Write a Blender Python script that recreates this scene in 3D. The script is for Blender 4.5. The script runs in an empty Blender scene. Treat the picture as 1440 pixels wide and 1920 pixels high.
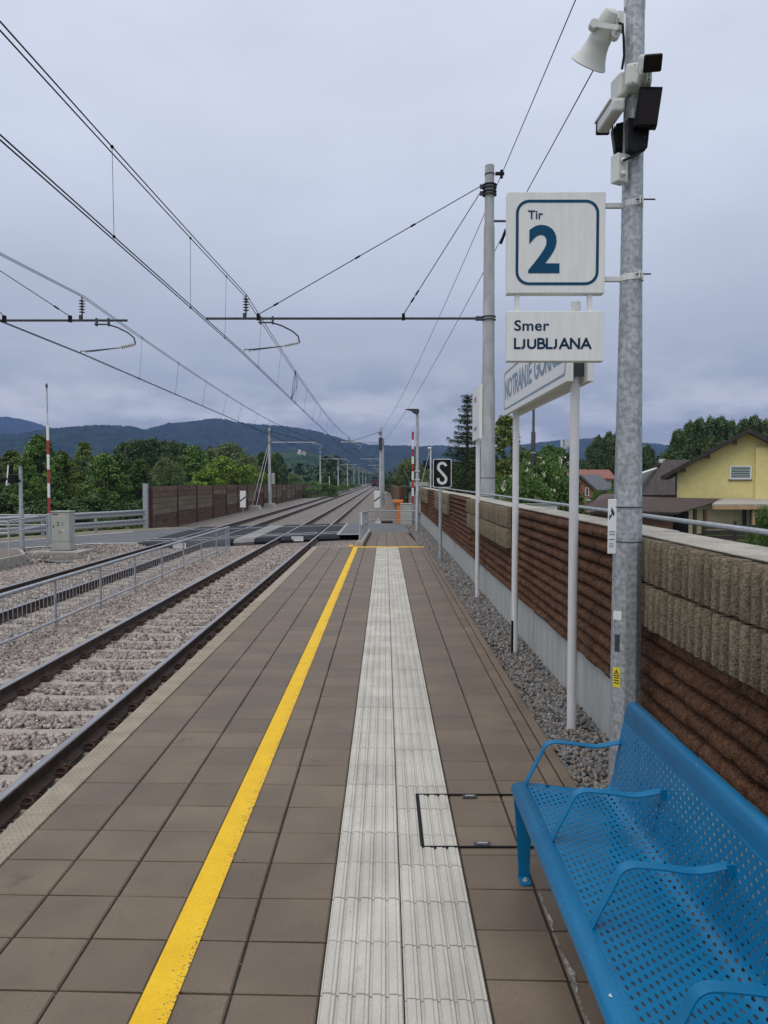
import bpy, math, random
import numpy as np
from mathutils import Vector, Matrix
C = bpy.context.scene.collection
R = math.radians
random.seed(7)
rng = np.random.default_rng(11)

# ------------------------------------------------------------------ camera, sky, sun, exposure
CAM_H = 1.80                      # eye height over the platform, platform top is z = 0, +Y runs along the track
cam_d = bpy.data.cameras.new('camera')
cam = bpy.data.objects.new('camera', cam_d)
C.objects.link(cam)
cam.location = (0, 0, CAM_H)
cam.rotation_euler = (R(90 - 2.455), 0, R(0.082))
cam_d.lens = 26.25
cam_d.sensor_width = 36
cam_d.clip_start = 0.05
cam_d.clip_end = 20000
bpy.context.scene.camera = cam

W = bpy.data.worlds.new("World")
bpy.context.scene.world = W
W.use_nodes = True
SUN_EL, SUN_ROT = R(58), R(200)
def build_world():
    nt = W.node_tree
    nt.nodes.clear()
    N, L = nt.nodes.new, nt.links.new
    out = N('ShaderNodeOutputWorld'); bg = N('ShaderNodeBackground')
    tc = N('ShaderNodeTexCoord')
    sky = N('ShaderNodeTexSky'); sky.sky_type = 'NISHITA'; sky.sun_disc = False
    sky.sun_elevation = SUN_EL; sky.sun_rotation = SUN_ROT
    sk = N('ShaderNodeMixRGB'); sk.blend_type = 'MULTIPLY'; sk.inputs[0].default_value = 1
    sk.inputs[2].default_value = (0.1, 0.1, 0.1, 1)
    L(sky.outputs[0], sk.inputs[1])
    sep = N('ShaderNodeSeparateXYZ'); L(tc.outputs['Generated'], sep.inputs[0])
    # overcast layer: brightness by height above the horizon
    ramp = N('ShaderNodeValToRGB'); L(sep.outputs['Z'], ramp.inputs[0])
    e = ramp.color_ramp.elements
    e[0].position = 0.0; e[0].color = (0.46, 0.50, 0.60, 1)
    e[1].position = 1.0; e[1].color = (0.95, 0.99, 1.06, 1)
    for p, c in ((0.05, (0.53, 0.555, 0.60, 1)), (0.13, (0.47, 0.51, 0.605, 1)), (0.22, (0.56, 0.61, 0.725, 1)), (0.34, (0.68, 0.735, 0.855, 1)), (0.50, (0.77, 0.835, 0.955, 1))):
        x = e.new(p); x.color = c
    # soft streaky structure in the deck
    mp = N('ShaderNodeMapping'); mp.inputs['Scale'].default_value = (1.6, 1.6, 4.5)
    L(tc.outputs['Generated'], mp.inputs[0])
    n1 = N('ShaderNodeTexNoise'); n1.inputs['Scale'].default_value = 1.5; n1.inputs['Detail'].default_value = 5
    n1.inputs['Roughness'].default_value = 0.5
    L(mp.outputs[0], n1.inputs['Vector'])
    m1 = N('ShaderNodeMapRange'); m1.inputs['From Min'].default_value = 0.3; m1.inputs['From Max'].default_value = 0.7
    m1.inputs['To Min'].default_value = 0.90; m1.inputs['To Max'].default_value = 1.09
    L(n1.outputs[0], m1.inputs[0])
    mul = N('ShaderNodeMixRGB'); mul.blend_type = 'MULTIPLY'; mul.inputs[0].default_value = 1
    L(ramp.outputs[0], mul.inputs[1]); L(m1.outputs[0], mul.inputs[2])
    # heaped cloud near the horizon
    mp2 = N('ShaderNodeMapping'); mp2.inputs['Scale'].default_value = (5, 5, 14); mp2.inputs['Location'].default_value = (3.1, 0.4, 0.2)
    L(tc.outputs['Generated'], mp2.inputs[0])
    n2 = N('ShaderNodeTexNoise'); n2.inputs['Scale'].default_value = 1.35; n2.inputs['Detail'].default_value = 8
    n2.inputs['Roughness'].default_value = 0.58
    L(mp2.outputs[0], n2.inputs['Vector'])
    m2 = N('ShaderNodeMapRange'); m2.inputs['From Min'].default_value = 0.44; m2.inputs['From Max'].default_value = 0.60
    L(n2.outputs[0], m2.inputs[0])
    band = N('ShaderNodeValToRGB'); L(sep.outputs['Z'], band.inputs[0])
    b = band.color_ramp.elements
    b[0].position = 0.0; b[0].color = (0.9, 0.9, 0.9, 1)
    b[1].position = 0.20; b[1].color = (0, 0, 0, 1)
    x = b.new(0.09); x.color = (0.8, 0.8, 0.8, 1)
    x = b.new(0.125); x.color = (0.30, 0.30, 0.30, 1)
    f2 = N('ShaderNodeMath'); f2.operation = 'MULTIPLY'; L(m2.outputs[0], f2.inputs[0]); L(band.outputs[0], f2.inputs[1])
    f3 = N('ShaderNodeMath'); f3.operation = 'MULTIPLY'; L(f2.outputs[0], f3.inputs[0]); f3.inputs[1].default_value = 0.95
    cl = N('ShaderNodeMixRGB'); L(f3.outputs[0], cl.inputs[0]); L(mul.outputs[0], cl.inputs[1])
    cl.inputs[2].default_value = (0.90, 0.91, 0.95, 1)
    mx = N('ShaderNodeMixRGB'); mx.inputs[0].default_value = 0.92
    L(sk.outputs[0], mx.inputs[1]); L(cl.outputs[0], mx.inputs[2])
    L(mx.outputs[0], bg.inputs[0]); bg.inputs[1].default_value = 1.0
    L(bg.outputs[0], out.inputs[0])
build_world()

sun_d = bpy.data.lights.new('sun', 'SUN')
sun_d.energy = 1.25; sun_d.angle = R(50); sun_d.color = (1, 0.93, 0.83)
sun = bpy.data.objects.new('sun', sun_d); C.objects.link(sun)
sun.rotation_euler = (R(32), 0, R(-35))

vs = bpy.context.scene.view_settings
vs.view_transform = 'Standard'; vs.look = 'None'; vs.exposure = 0.0; vs.gamma = 1.0; vs.use_curve_mapping = False

# ------------------------------------------------------------------ helpers
class MB:
    """collects shapes in world coordinates, builds ONE mesh object"""
    def __init__(s): s.v = []; s.f = []; s.m = []; s.mi = 0
    def mat(s, i): s.mi = i; return s
    def add(s, vs_, fs):
        o = len(s.v)
        s.v += [tuple(p) for p in vs_]
        s.f += [tuple(i + o for i in f) for f in fs]
        s.m += [s.mi] * len(fs)
        return s
    def box(s, x0, x1, y0, y1, z0, z1):
        return s.add([(x0,y0,z0),(x1,y0,z0),(x1,y1,z0),(x0,y1,z0),(x0,y0,z1),(x1,y0,z1),(x1,y1,z1),(x0,y1,z1)],
                     [(0,3,2,1),(4,5,6,7),(0,1,5,4),(1,2,6,5),(2,3,7,6),(3,0,4,7)])
    def obox(s, c, half, rot=None):
        M = rot.to_matrix() if rot is not None else Matrix.Identity(3)
        c = Vector(c); P = []
        for z in (-1, 1):
            for x, y in ((-1,-1),(1,-1),(1,1),(-1,1)):
                P.append(c + M @ Vector((x*half[0], y*half[1], z*half[2])))
        return s.add(P, [(0,3,2,1),(4,5,6,7),(0,1,5,4),(1,2,6,5),(2,3,7,6),(3,0,4,7)])
    def cyl(s, p0, p1, r0, r1=None, n=12, cap=True):
        return s.tube([p0, p1], [r0, r0 if r1 is None else r1], n, cap)
    def tube(s, pts, rad, n=8, cap=True):
        pts = [Vector(p) for p in pts]
        if not hasattr(rad, '__len__'): rad = [rad] * len(pts)
        rings = []; ref = None
        for i, p in enumerate(pts):
            d = (pts[min(i+1, len(pts)-1)] - pts[max(i-1, 0)])
            d = d.normalized() if d.length > 1e-9 else Vector((0,0,1))
            if ref is None:
                ref = Vector((0,0,1)) if abs(d.z) < .9 else Vector((0,1,0))
            a = (ref - d * ref.dot(d))
            if a.length < 1e-6: a = d.orthogonal()
            a.normalize(); b = d.cross(a); ref = a
            rings.append([p + (a*math.cos(2*math.pi*(k+.5)/n) + b*math.sin(2*math.pi*(k+.5)/n)) * rad[i] for k in range(n)])
        V = [q for r in rings for q in r]; F = []
        for i in range(len(rings)-1):
            for k in range(n):
                F.append((i*n+k, i*n+(k+1)%n, (i+1)*n+(k+1)%n, (i+1)*n+k))
        if cap:
            F.append(tuple(range(n-1, -1, -1))); F.append(tuple((len(rings)-1)*n+k for k in range(n)))
        return s.add(V, F)
    def prism(s, outline, a, b, axis='y'):
        """outline of (p,q) swept along an axis: y -> (x,z), x -> (y,z), z -> (x,y)"""
        def P(p, q, t): return {'y': (p, t, q), 'x': (t, p, q), 'z': (p, q, t)}[axis]
        n = len(outline)
        V = [P(p, q, a) for p, q in outline] + [P(p, q, b) for p, q in outline]
        F = [(i, (i+1)%n, n+(i+1)%n, n+i) for i in range(n)]
        F += [tuple(range(n-1, -1, -1)), tuple(range(n, 2*n))]
        return s.add(V, F)
    def quad(s, *p): return s.add(p, [tuple(range(len(p)))])
    def build(s, name, mats, parent=None, smooth=False, bevel=0, seg=2, fix=True):
        off = Vector(parent.location) if parent is not None and parent.parent is None else None
        if parent is not None and parent.parent is not None:
            off = Vector(parent.location) + Vector(parent.parent.location)
        me = bpy.data.meshes.new(name)
        V = s.v if off is None else [(a-off.x, b-off.y, c-off.z) for a, b, c in s.v]
        me.from_pydata(V, [], s.f)
        if not isinstance(mats, (list, tuple)): mats = [mats]
        for m in mats: me.materials.append(m)
        me.polygons.foreach_set('material_index', s.m)
        if fix:
            import bmesh
            bm = bmesh.new(); bm.from_mesh(me)
            bmesh.ops.recalc_face_normals(bm, faces=bm.faces); bm.to_mesh(me); bm.free()
        if smooth:
            me.polygons.foreach_set('use_smooth', [True]*len(me.polygons))
            if hasattr(me, 'set_sharp_from_angle'): me.set_sharp_from_angle(angle=R(40))
        o = bpy.data.objects.new(name, me); C.objects.link(o)
        if parent is not None: o.parent = parent
        if bevel:
            bv = o.modifiers.new('bevel', 'BEVEL'); bv.width = bevel; bv.segments = seg; bv.limit_method = 'ANGLE'; bv.angle_limit = R(40)
        return o

def np_mesh(name, V, F, mat, parent=None, smooth=False):
    """V (n,3), F (m,k) with constant k"""
    me = bpy.data.meshes.new(name)
    V = np.ascontiguousarray(V, dtype=np.float32); F = np.ascontiguousarray(F, dtype=np.int32)
    k = F.shape[1]
    me.vertices.add(len(V)); me.vertices.foreach_set('co', V.ravel())
    me.loops.add(F.size); me.loops.foreach_set('vertex_index', F.ravel())
    me.polygons.add(len(F))
    me.polygons.foreach_set('loop_start', np.arange(0, F.size, k, dtype=np.int32))
    me.polygons.foreach_set('loop_total', np.full(len(F), k, dtype=np.int32))
    if smooth: me.polygons.foreach_set('use_smooth', np.ones(len(F), dtype=bool))
    me.update(calc_edges=True)
    me.materials.append(mat)
    o = bpy.data.objects.new(name, me); C.objects.link(o)
    if parent is not None: o.parent = parent
    return o

def tag(o, label=None, cat=None, group=None, kind=None):
    if label: o['label'] = label
    if cat: o['category'] = cat
    if group: o['group'] = group
    if kind: o['kind'] = kind
    return o
def thing(name, label, cat, loc=(0,0,0), group=None):
    o = bpy.data.objects.new(name, None); C.objects.link(o); o.location = loc
    o.empty_display_size = 0.2
    return tag(o, label, cat, group)
def struct(o): o['kind'] = 'structure'; return o
def dup(root, loc, label=None, group=None, rot=None, scale=None):
    r = root.copy(); C.objects.link(r); r.location = loc
    if label: r['label'] = label
    if group: r['group'] = group
    if rot is not None: r.rotation_euler = rot
    if scale is not None: r.scale = scale
    for ch in list(root.children):
        c = ch.copy(); C.objects.link(c); c.parent = r
        for g in list(ch.children):
            d = g.copy(); C.objects.link(d); d.parent = c
    return r

# ------------------------------------------------------------------ materials
def pmat(name, c1, c2=None, scale=8, rough=0.7, bump=0.0, bscale=60, metal=0.0, island=0.0, detail=5, lo=0.35, hi=0.65,
         rvar=0.0, spec=0.5, coords='Object', stretch=(1,1,1), fine=None, bdist=0.01, dirt=None):
    m = bpy.data.materials.new(name); m.use_nodes = True
    nt = m.node_tree; N, L = nt.nodes.new, nt.links.new
    b = nt.nodes['Principled BSDF']
    b.inputs['Roughness'].default_value = rough; b.inputs['Metallic'].default_value = metal
    b.inputs['Specular IOR Level'].default_value = spec
    tc = N('ShaderNodeTexCoord'); mp = N('ShaderNodeMapping'); mp.inputs['Scale'].default_value = stretch
    L(tc.outputs[coords], mp.inputs[0])
    src = None
    if c2 is not None:
        n = N('ShaderNodeTexNoise'); n.inputs['Scale'].default_value = scale; n.inputs['Detail'].default_value = detail
        L(mp.outputs[0], n.inputs['Vector'])
        mr = N('ShaderNodeMapRange'); mr.inputs['From Min'].default_value = lo; mr.inputs['From Max'].default_value = hi
        L(n.outputs[0], mr.inputs[0])
        mx = N('ShaderNodeMixRGB'); L(mr.outputs[0], mx.inputs[0])
        mx.inputs[1].default_value = (*c1, 1); mx.inputs[2].default_value = (*c2, 1)
        src = mx.outputs[0]
        if rvar:
            rr = N('ShaderNodeMapRange'); L(n.outputs[0], rr.inputs[0])
            rr.inputs['From Min'].default_value = 0.3; rr.inputs['From Max'].default_value = 0.7
            rr.inputs['To Min'].default_value = rough - rvar; rr.inputs['To Max'].default_value = rough + rvar
            L(rr.outputs[0], b.inputs['Roughness'])
    if fine is not None:   # (scale, low factor, high factor): fine grain in the albedo
        n3 = N('ShaderNodeTexNoise'); n3.inputs['Scale'].default_value = fine[0]; n3.inputs['Detail'].default_value = 3
        L(mp.outputs[0], n3.inputs['Vector'])
        m3 = N('ShaderNodeMapRange'); m3.inputs['From Min'].default_value = 0.32; m3.inputs['From Max'].default_value = 0.68
        m3.inputs['To Min'].default_value = fine[1]; m3.inputs['To Max'].default_value = fine[2]
        L(n3.outputs[0], m3.inputs[0])
        mm = N('ShaderNodeMixRGB'); mm.blend_type = 'MULTIPLY'; mm.inputs[0].default_value = 1
        if src is not None: L(src, mm.inputs[1])
        else: mm.inputs[1].default_value = (*c1, 1)
        L(m3.outputs[0], mm.inputs[2]); src = mm.outputs[0]
    if island:
        g = N('ShaderNodeNewGeometry')
        mi = N('ShaderNodeMapRange'); mi.inputs['To Min'].default_value = 1 - island; mi.inputs['To Max'].default_value = 1 + island
        L(g.outputs['Random Per Island'], mi.inputs[0])
        mm = N('ShaderNodeMixRGB'); mm.blend_type = 'MULTIPLY'; mm.inputs[0].default_value = 1
        if src is not None: L(src, mm.inputs[1])
        else: mm.inputs[1].default_value = (*c1, 1)
        L(mi.outputs[0], mm.inputs[2]); src = mm.outputs[0]
    if dirt is not None:   # (colour, scale, threshold): blotchy stains of their own shape
        n4 = N('ShaderNodeTexNoise'); n4.inputs['Scale'].default_value = dirt[1]; n4.inputs['Detail'].default_value = 8
        n4.inputs['Roughness'].default_value = 0.65
        L(mp.outputs[0], n4.inputs['Vector'])
        m4 = N('ShaderNodeMapRange'); m4.inputs['From Min'].default_value = dirt[2]; m4.inputs['From Max'].default_value = dirt[2] + 0.12
        L(n4.outputs[0], m4.inputs[0])
        mm = N('ShaderNodeMixRGB'); L(m4.outputs[0], mm.inputs[0])
        if src is not None: L(src, mm.inputs[1])
        else: mm.inputs[1].default_value = (*c1, 1)
        mm.inputs[2].default_value = (*dirt[0], 1); src = mm.outputs[0]
    if src is not None: L(src, b.inputs['Base Color'])
    else: b.inputs['Base Color'].default_value = (*c1, 1)
    if bump:
        n2 = N('ShaderNodeTexNoise'); n2.inputs['Scale'].default_value = bscale; n2.inputs['Detail'].default_value = 4
        L(mp.outputs[0], n2.inputs['Vector'])
        bu = N('ShaderNodeBump'); bu.inputs['Strength'].default_value = bump; bu.inputs['Distance'].default_value = bdist
        L(n2.outputs[0], bu.inputs['Height']); L(bu.outputs[0], b.inputs['Normal'])
    return m

def ramp_island_mat(name, cols, rough=0.85, tint=None, spec=0.3, noise=None):
    """colour chosen per loose piece (stones, leaves)"""
    m = bpy.data.materials.new(name); m.use_nodes = True
    nt = m.node_tree; N, L = nt.nodes.new, nt.links.new
    b = nt.nodes['Principled BSDF']; b.inputs['Roughness'].default_value = rough; b.inputs['Specular IOR Level'].default_value = spec
    g = N('ShaderNodeNewGeometry'); r = N('ShaderNodeValToRGB'); L(g.outputs['Random Per Island'], r.inputs[0])
    e = r.color_ramp.elements
    e[0].position = 0; e[0].color = (*cols[0], 1); e[1].position = 1; e[1].color = (*cols[-1], 1)
    for i, c in enumerate(cols[1:-1]):
        x = e.new((i+1)/(len(cols)-1)); x.color = (*c, 1)
    src = r.outputs[0]
    if noise:
        tc = N('ShaderNodeTexCoord'); n = N('ShaderNodeTexNoise'); n.inputs['Scale'].default_value = noise[0]; n.inputs['Detail'].default_value = 3
        L(tc.outputs['Object'], n.inputs['Vector'])
        mr = N('ShaderNodeMapRange'); mr.inputs['From Min'].default_value = .35; mr.inputs['From Max'].default_value = .65
        mr.inputs['To Min'].default_value = noise[1]; mr.inputs['To Max'].default_value = noise[2]; L(n.outputs[0], mr.inputs[0])
        mm = N('ShaderNodeMixRGB'); mm.blend_type = 'MULTIPLY'; mm.inputs[0].default_value = 1
        L(src, mm.inputs[1]); L(mr.outputs[0], mm.inputs[2]); src = mm.outputs[0]
    L(src, b.inputs['Base Color'])
    return m

M = {}
M['tile'] = pmat('brown_paver', (.132,.095,.062), (.186,.141,.097), scale=2.2, rough=.60, bump=.25, bscale=220, island=.11, rvar=.14, fine=(240,.78,1.22), bdist=.003, dirt=((.105,.076,.053), 2.6, .615))
M['joint'] = pmat('joint_sand', (.020,.017,.015), (.036,.030,.026), scale=30, rough=.9)
M['tactile'] = pmat('tactile_concrete', (.47,.445,.385), (.57,.545,.48), scale=5, rough=.7, bump=.15, bscale=160, island=.07, fine=(120,.92,1.06), bdist=.003, dirt=((.33,.32,.29), 7, .62), stretch=(1,.5,1))
M['edge'] = pmat('platform_edge_concrete', (.30,.25,.185), (.38,.32,.24), scale=6, rough=.75, bump=.2, bscale=120, fine=(90,.85,1.1))
M['kerb'] = pmat('kerb_concrete', (.30,.285,.25), (.40,.38,.34), scale=5, rough=.85, bump=.2, bscale=90, fine=(60,.85,1.1))
M['concrete'] = pmat('fair_concrete', (.36,.37,.345), (.47,.475,.445), scale=2.2, rough=.8, bump=.12, bscale=40, stretch=(1,3.5,.5), fine=(30,.9,1.06), dirt=((.27,.27,.24), 1.6, .60))
M['sleeper'] = pmat('sleeper_concrete', (.31,.275,.23), (.42,.38,.32), scale=9, rough=.85, bump=.3, bscale=70, fine=(60,.85,1.1), dirt=((.22,.17,.13), 5, .58))
M['rail_web'] = pmat('rusty_rail', (.042,.026,.020), (.075,.046,.034), scale=9, rough=.8, bump=.2, bscale=80)
M['rail_top'] = pmat('worn_rail_head', (.36,.345,.34), (.46,.44,.43), scale=3, rough=.33, metal=.75, stretch=(3,.3,1))
M['clip'] = pmat('rusty_clip', (.045,.022,.017), (.085,.038,.028), scale=30, rough=.8)
M['galv'] = pmat('galvanised_steel', (.28,.30,.315), (.46,.49,.51), scale=38, rough=.52, metal=.35, detail=4, lo=.38, hi=.62, bump=.05, bscale=60, fine=(9,.88,1.08))
M['galv_rail'] = pmat('galvanised_tube', (.36,.38,.40), (.48,.50,.52), scale=14, rough=.5, metal=.35)
M['mast'] = pmat('spun_concrete_mast', (.36,.375,.38), (.46,.475,.48), scale=3, rough=.7, bump=.05, bscale=60, fine=(6,.86,1.06), stretch=(1,1,.35))
M['darksteel'] = pmat('dark_grey_steel', (.040,.043,.048), (.065,.068,.073), scale=12, rough=.6, metal=.2)
M['wire'] = pmat('oxidised_wire', (.010,.011,.013), rough=.8, spec=.1)
M['white'] = pmat('white_sign_paint', (.74,.74,.72), (.80,.80,.78), scale=4, rough=.38, fine=(25,.97,1.02), stretch=(9,9,1.1), dirt=((.69,.685,.66), 1.6, .62))
M['offwhite'] = pmat('grey_white_plastic', (.58,.585,.56), (.66,.665,.64), scale=5, rough=.42)
M['postwhite'] = pmat('light_grey_post_paint', (.62,.62,.63), (.68,.68,.69), scale=4, rough=.4)
M['navy'] = pmat('sign_blue_print', (.002,.058,.130), (.003,.068,.148), scale=3, rough=.5, spec=.2)
M['navydark'] = pmat('sign_dark_blue_print', (.002,.022,.062), (.003,.027,.072), scale=3, rough=.5, spec=.2)
M['paleblue'] = pmat('weathered_blue_print', (.17,.27,.38), rough=.45)
M['black'] = pmat('black_plastic', (.006,.006,.007), (.010,.010,.011), scale=20, rough=.6, spec=.2)
M['lens'] = pmat('dark_lens_glass', (.010,.004,.004), rough=.25, spec=.25)
M['yellow_line'] = None
M['blue'] = pmat('blue_powder_coat', (.0012,.138,.300), (.0016,.160,.340), scale=6, rough=.42, bump=.03, bscale=260, fine=(300,.92,1.04), spec=.32)
M['log'] = pmat('brown_wood_concrete', (.095,.047,.027), (.175,.092,.055), scale=30, rough=.95, bump=1.0, bscale=90, island=.2, fine=(105,.6,1.35), spec=.15, bdist=.02)
M['logslab'] = pmat('brown_slab', (.05,.027,.018), (.085,.046,.03), scale=14, rough=.95, bump=.5, bscale=90)
M['log2'] = pmat('grey_brown_wood_concrete', (.125,.082,.058), (.19,.13,.094), scale=3, rough=.95, bump=.6, bscale=50, island=.14, fine=(40,.7,1.25), spec=.15)
M['rib'] = pmat('grey_wood_wool', (.175,.142,.098), (.25,.208,.148), scale=40, rough=.95, bump=.8, bscale=120, island=.14, fine=(120,.6,1.3), spec=.15, detail=3, bdist=.02, stretch=(1,1,.8))
M['ribslab'] = pmat('gap_shade_slab', (.035,.028,.020), (.06,.048,.036), scale=30, rough=.95, bump=.5, bscale=120)  # near-black, so the shade in the gaps between ribs is in the colour
M['cap'] = pmat('wall_cap_concrete', (.33,.30,.25), (.45,.42,.36), scale=5, rough=.9, bump=.3, bscale=60, fine=(50,.85,1.1))
M['asphalt'] = pmat('asphalt', (.11,.113,.12), (.145,.148,.155), scale=1.5, rough=.75, spec=.3, bump=.3, bscale=90, fine=(160,.8,1.2))
M['roadline'] = pmat('road_paint', (.62,.62,.60), (.72,.72,.70), scale=9, rough=.7)
M['rubber'] = pmat('crossing_rubber', (.026,.028,.034), (.038,.041,.047), scale=4, rough=.85, spec=.2, bump=.3, bscale=50)
M['red'] = pmat('red_paint', (.36,.028,.03), (.42,.036,.036), scale=5, rough=.45)
M['cabinet'] = pmat('grey_green_cabinet', (.36,.37,.33), (.41,.42,.38), scale=3, rough=.5)
M['orange'] = pmat('orange_paint', (.72,.20,.035), (.80,.24,.045), scale=4, rough=.45)
M['yellowwall'] = pmat('yellow_render', (.68,.58,.24), (.74,.64,.28), scale=3, rough=.9, bump=.2, bscale=60)
M['beigewall'] = pmat('beige_render', (.50,.44,.28), (.56,.50,.33), scale=3, rough=.9)
M['roofdark'] = pmat('dark_roof_tile', (.045,.035,.032), (.075,.058,.052), scale=3, rough=.8, bump=.3, bscale=30, fine=(20,.8,1.2))
M['roofbrown'] = pmat('brown_roof_sheet', (.085,.055,.048), (.12,.08,.07), scale=3, rough=.75)
M['roofred'] = pmat('red_roof_tile', (.22,.085,.06), (.28,.12,.085), scale=4, rough=.85)
M['roofgrey'] = pmat('grey_roof_tile', (.085,.088,.10), (.12,.125,.14), scale=4, rough=.8)
M['castleroof'] = pmat('pale_castle_roof', (.40,.27,.19), (.48,.34,.25), scale=.3, rough=.9)
M['brick'] = pmat('brick', (.30,.12,.07), (.38,.17,.10), scale=8, rough=.9)
M['wood'] = pmat('brown_boards', (.13,.065,.035), (.20,.11,.06), scale=5, rough=.8, stretch=(1,1,9))
M['lightwood'] = pmat('light_timber', (.42,.26,.13), (.50,.33,.18), scale=5, rough=.75)
M['darkwood'] = pmat('dark_stained_boards', (.025,.02,.018), (.045,.036,.03), scale=6, rough=.8)
M['plaster'] = pmat('white_plaster', (.62,.61,.58), (.70,.69,.66), scale=4, rough=.9)
M['glass'] = pmat('window_glass', (.05,.06,.065), rough=.08)
M['blind'] = pmat('grey_blind', (.28,.34,.34), (.33,.39,.39), scale=6, rough=.5)
M['ceramic'] = pmat('brown_insulator', (.09,.075,.07), (.13,.11,.10), scale=9, rough=.25)
M['paleins'] = pmat('pale_insulator', (.34,.31,.25), (.42,.39,.32), scale=9, rough=.3)
M['bark'] = pmat('bark', (.055,.042,.032), (.095,.075,.058), scale=7, rough=.95, bump=.5, bscale=25)
M['stickery'] = pmat('sticker_yellow', (.75,.60,.03), rough=.5)
M['locored'] = pmat('dark_red_loco', (.055,.010,.012), (.075,.014,.015), scale=2, rough=.5)
M['ballast_stone'] = ramp_island_mat('ballast_stone', [(.158,.133,.120),(.41,.34,.305),(.24,.215,.195),(.47,.40,.36),(.345,.268,.235),(.20,.188,.18),(.54,.485,.43),(.34,.295,.255),(.12,.105,.092)], rough=.8, noise=(60,.8,1.15))
M['gravel_stone'] = ramp_island_mat('gravel_stone', [(.10,.10,.105),(.23,.225,.22),(.15,.15,.155),(.29,.28,.265),(.19,.185,.185),(.27,.20,.14),(.12,.12,.125),(.36,.35,.335)], rough=.75, noise=(80,.8,1.15))

def ballast_mat():
    m = bpy.data.materials.new('ballast_bed'); m.use_nodes = True
    nt = m.node_tree; N, L = nt.nodes.new, nt.links.new; b = nt.nodes['Principled BSDF']; b.inputs['Roughness'].default_value = .9
    tc = N('ShaderNodeTexCoord'); v = N('ShaderNodeTexVoronoi'); v.inputs['Scale'].default_value = 17
    L(tc.outputs['Object'], v.inputs['Vector'])
    r = N('ShaderNodeValToRGB'); L(v.outputs['Color'], r.inputs[0])
    e = r.color_ramp.elements; e[0].color = (.16,.142,.126,1); e[0].position = .15; e[1].color = (.48,.425,.375,1); e[1].position = .85
    x = e.new(.5); x.color = (.31,.268,.235,1)
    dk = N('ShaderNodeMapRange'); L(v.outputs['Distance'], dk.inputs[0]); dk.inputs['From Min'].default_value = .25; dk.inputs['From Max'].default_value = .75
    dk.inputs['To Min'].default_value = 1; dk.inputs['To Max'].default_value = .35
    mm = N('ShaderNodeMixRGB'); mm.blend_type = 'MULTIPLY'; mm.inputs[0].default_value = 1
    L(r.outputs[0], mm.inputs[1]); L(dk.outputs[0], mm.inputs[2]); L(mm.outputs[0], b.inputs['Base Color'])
    bu = N('ShaderNodeBump'); bu.inputs['Strength'].default_value = 1; bu.inputs['Distance'].default_value = .04; bu.invert = True
    L(v.outputs['Distance'], bu.inputs['Height']); L(bu.outputs[0], b.inputs['Normal'])
    return m
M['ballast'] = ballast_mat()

def yellow_mat():
    m = pmat('platform_yellow', (.80,.48,.014), (.86,.54,.022), scale=6, rough=.65, spec=.3, fine=(80,.93,1.05))
    nt = m.node_tree; N, L = nt.nodes.new, nt.links.new; b = nt.nodes['Principled BSDF']
    src = b.inputs['Base Color'].links[0].from_socket
    tc = N('ShaderNodeTexCoord'); n = N('ShaderNodeTexNoise'); n.inputs['Scale'].default_value = 110; n.inputs['Detail'].default_value = 4
    L(tc.outputs['Object'], n.inputs['Vector'])
    n2 = N('ShaderNodeTexNoise'); n2.inputs['Scale'].default_value = 1.4; n2.inputs['Detail'].default_value = 2
    L(tc.outputs['Object'], n2.inputs['Vector'])
    sx = N('ShaderNodeSeparateXYZ'); L(tc.outputs['Object'], sx.inputs[0])
    # paint is scuffed thin along its right-hand edge (world x -0.76 .. -0.72)
    ed = N('ShaderNodeMapRange'); L(sx.outputs['X'], ed.inputs[0]); ed.inputs['From Min'].default_value = -.80; ed.inputs['From Max'].default_value = -.72
    ed.inputs['To Min'].default_value = 0; ed.inputs['To Max'].default_value = .17
    a = N('ShaderNodeMath'); a.operation = 'ADD'; L(n.outputs[0], a.inputs[0]); L(ed.outputs[0], a.inputs[1])
    a2 = N('ShaderNodeMath'); a2.operation = 'MULTIPLY_ADD'; L(n2.outputs[0], a2.inputs[0]); a2.inputs[1].default_value = .28; L(a.outputs[0], a2.inputs[2])
    mr = N('ShaderNodeMapRange'); L(a2.outputs[0], mr.inputs[0]); mr.inputs['From Min'].default_value = .85; mr.inputs['From Max'].default_value = .91
    mx = N('ShaderNodeMixRGB'); L(mr.outputs[0], mx.inputs[0]); L(src, mx.inputs[1]); mx.inputs[2].default_value = (.16,.12,.07,1)
    L(mx.outputs[0], b.inputs['Base Color'])
    return m
M['yellow_line'] = yellow_mat()

# ------------------------------------------------------------------ numbers of the place (metres)
TRK = (-3.615, -7.62)             # centre lines of the two tracks
Z_RAIL = -0.55; Z_FOOT = -0.722; Z_BED = -0.775
PL_END = 20.0                     # end of the level platform
SKEW = -0.026                     # the paver rows run slightly askew
XS0, XS1, XSM = -0.228, 0.362, 0.067

def ramp_z(y):
    return 0.0 if y < PL_END else max(-0.38, -(y - PL_END) * 0.035)

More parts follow.
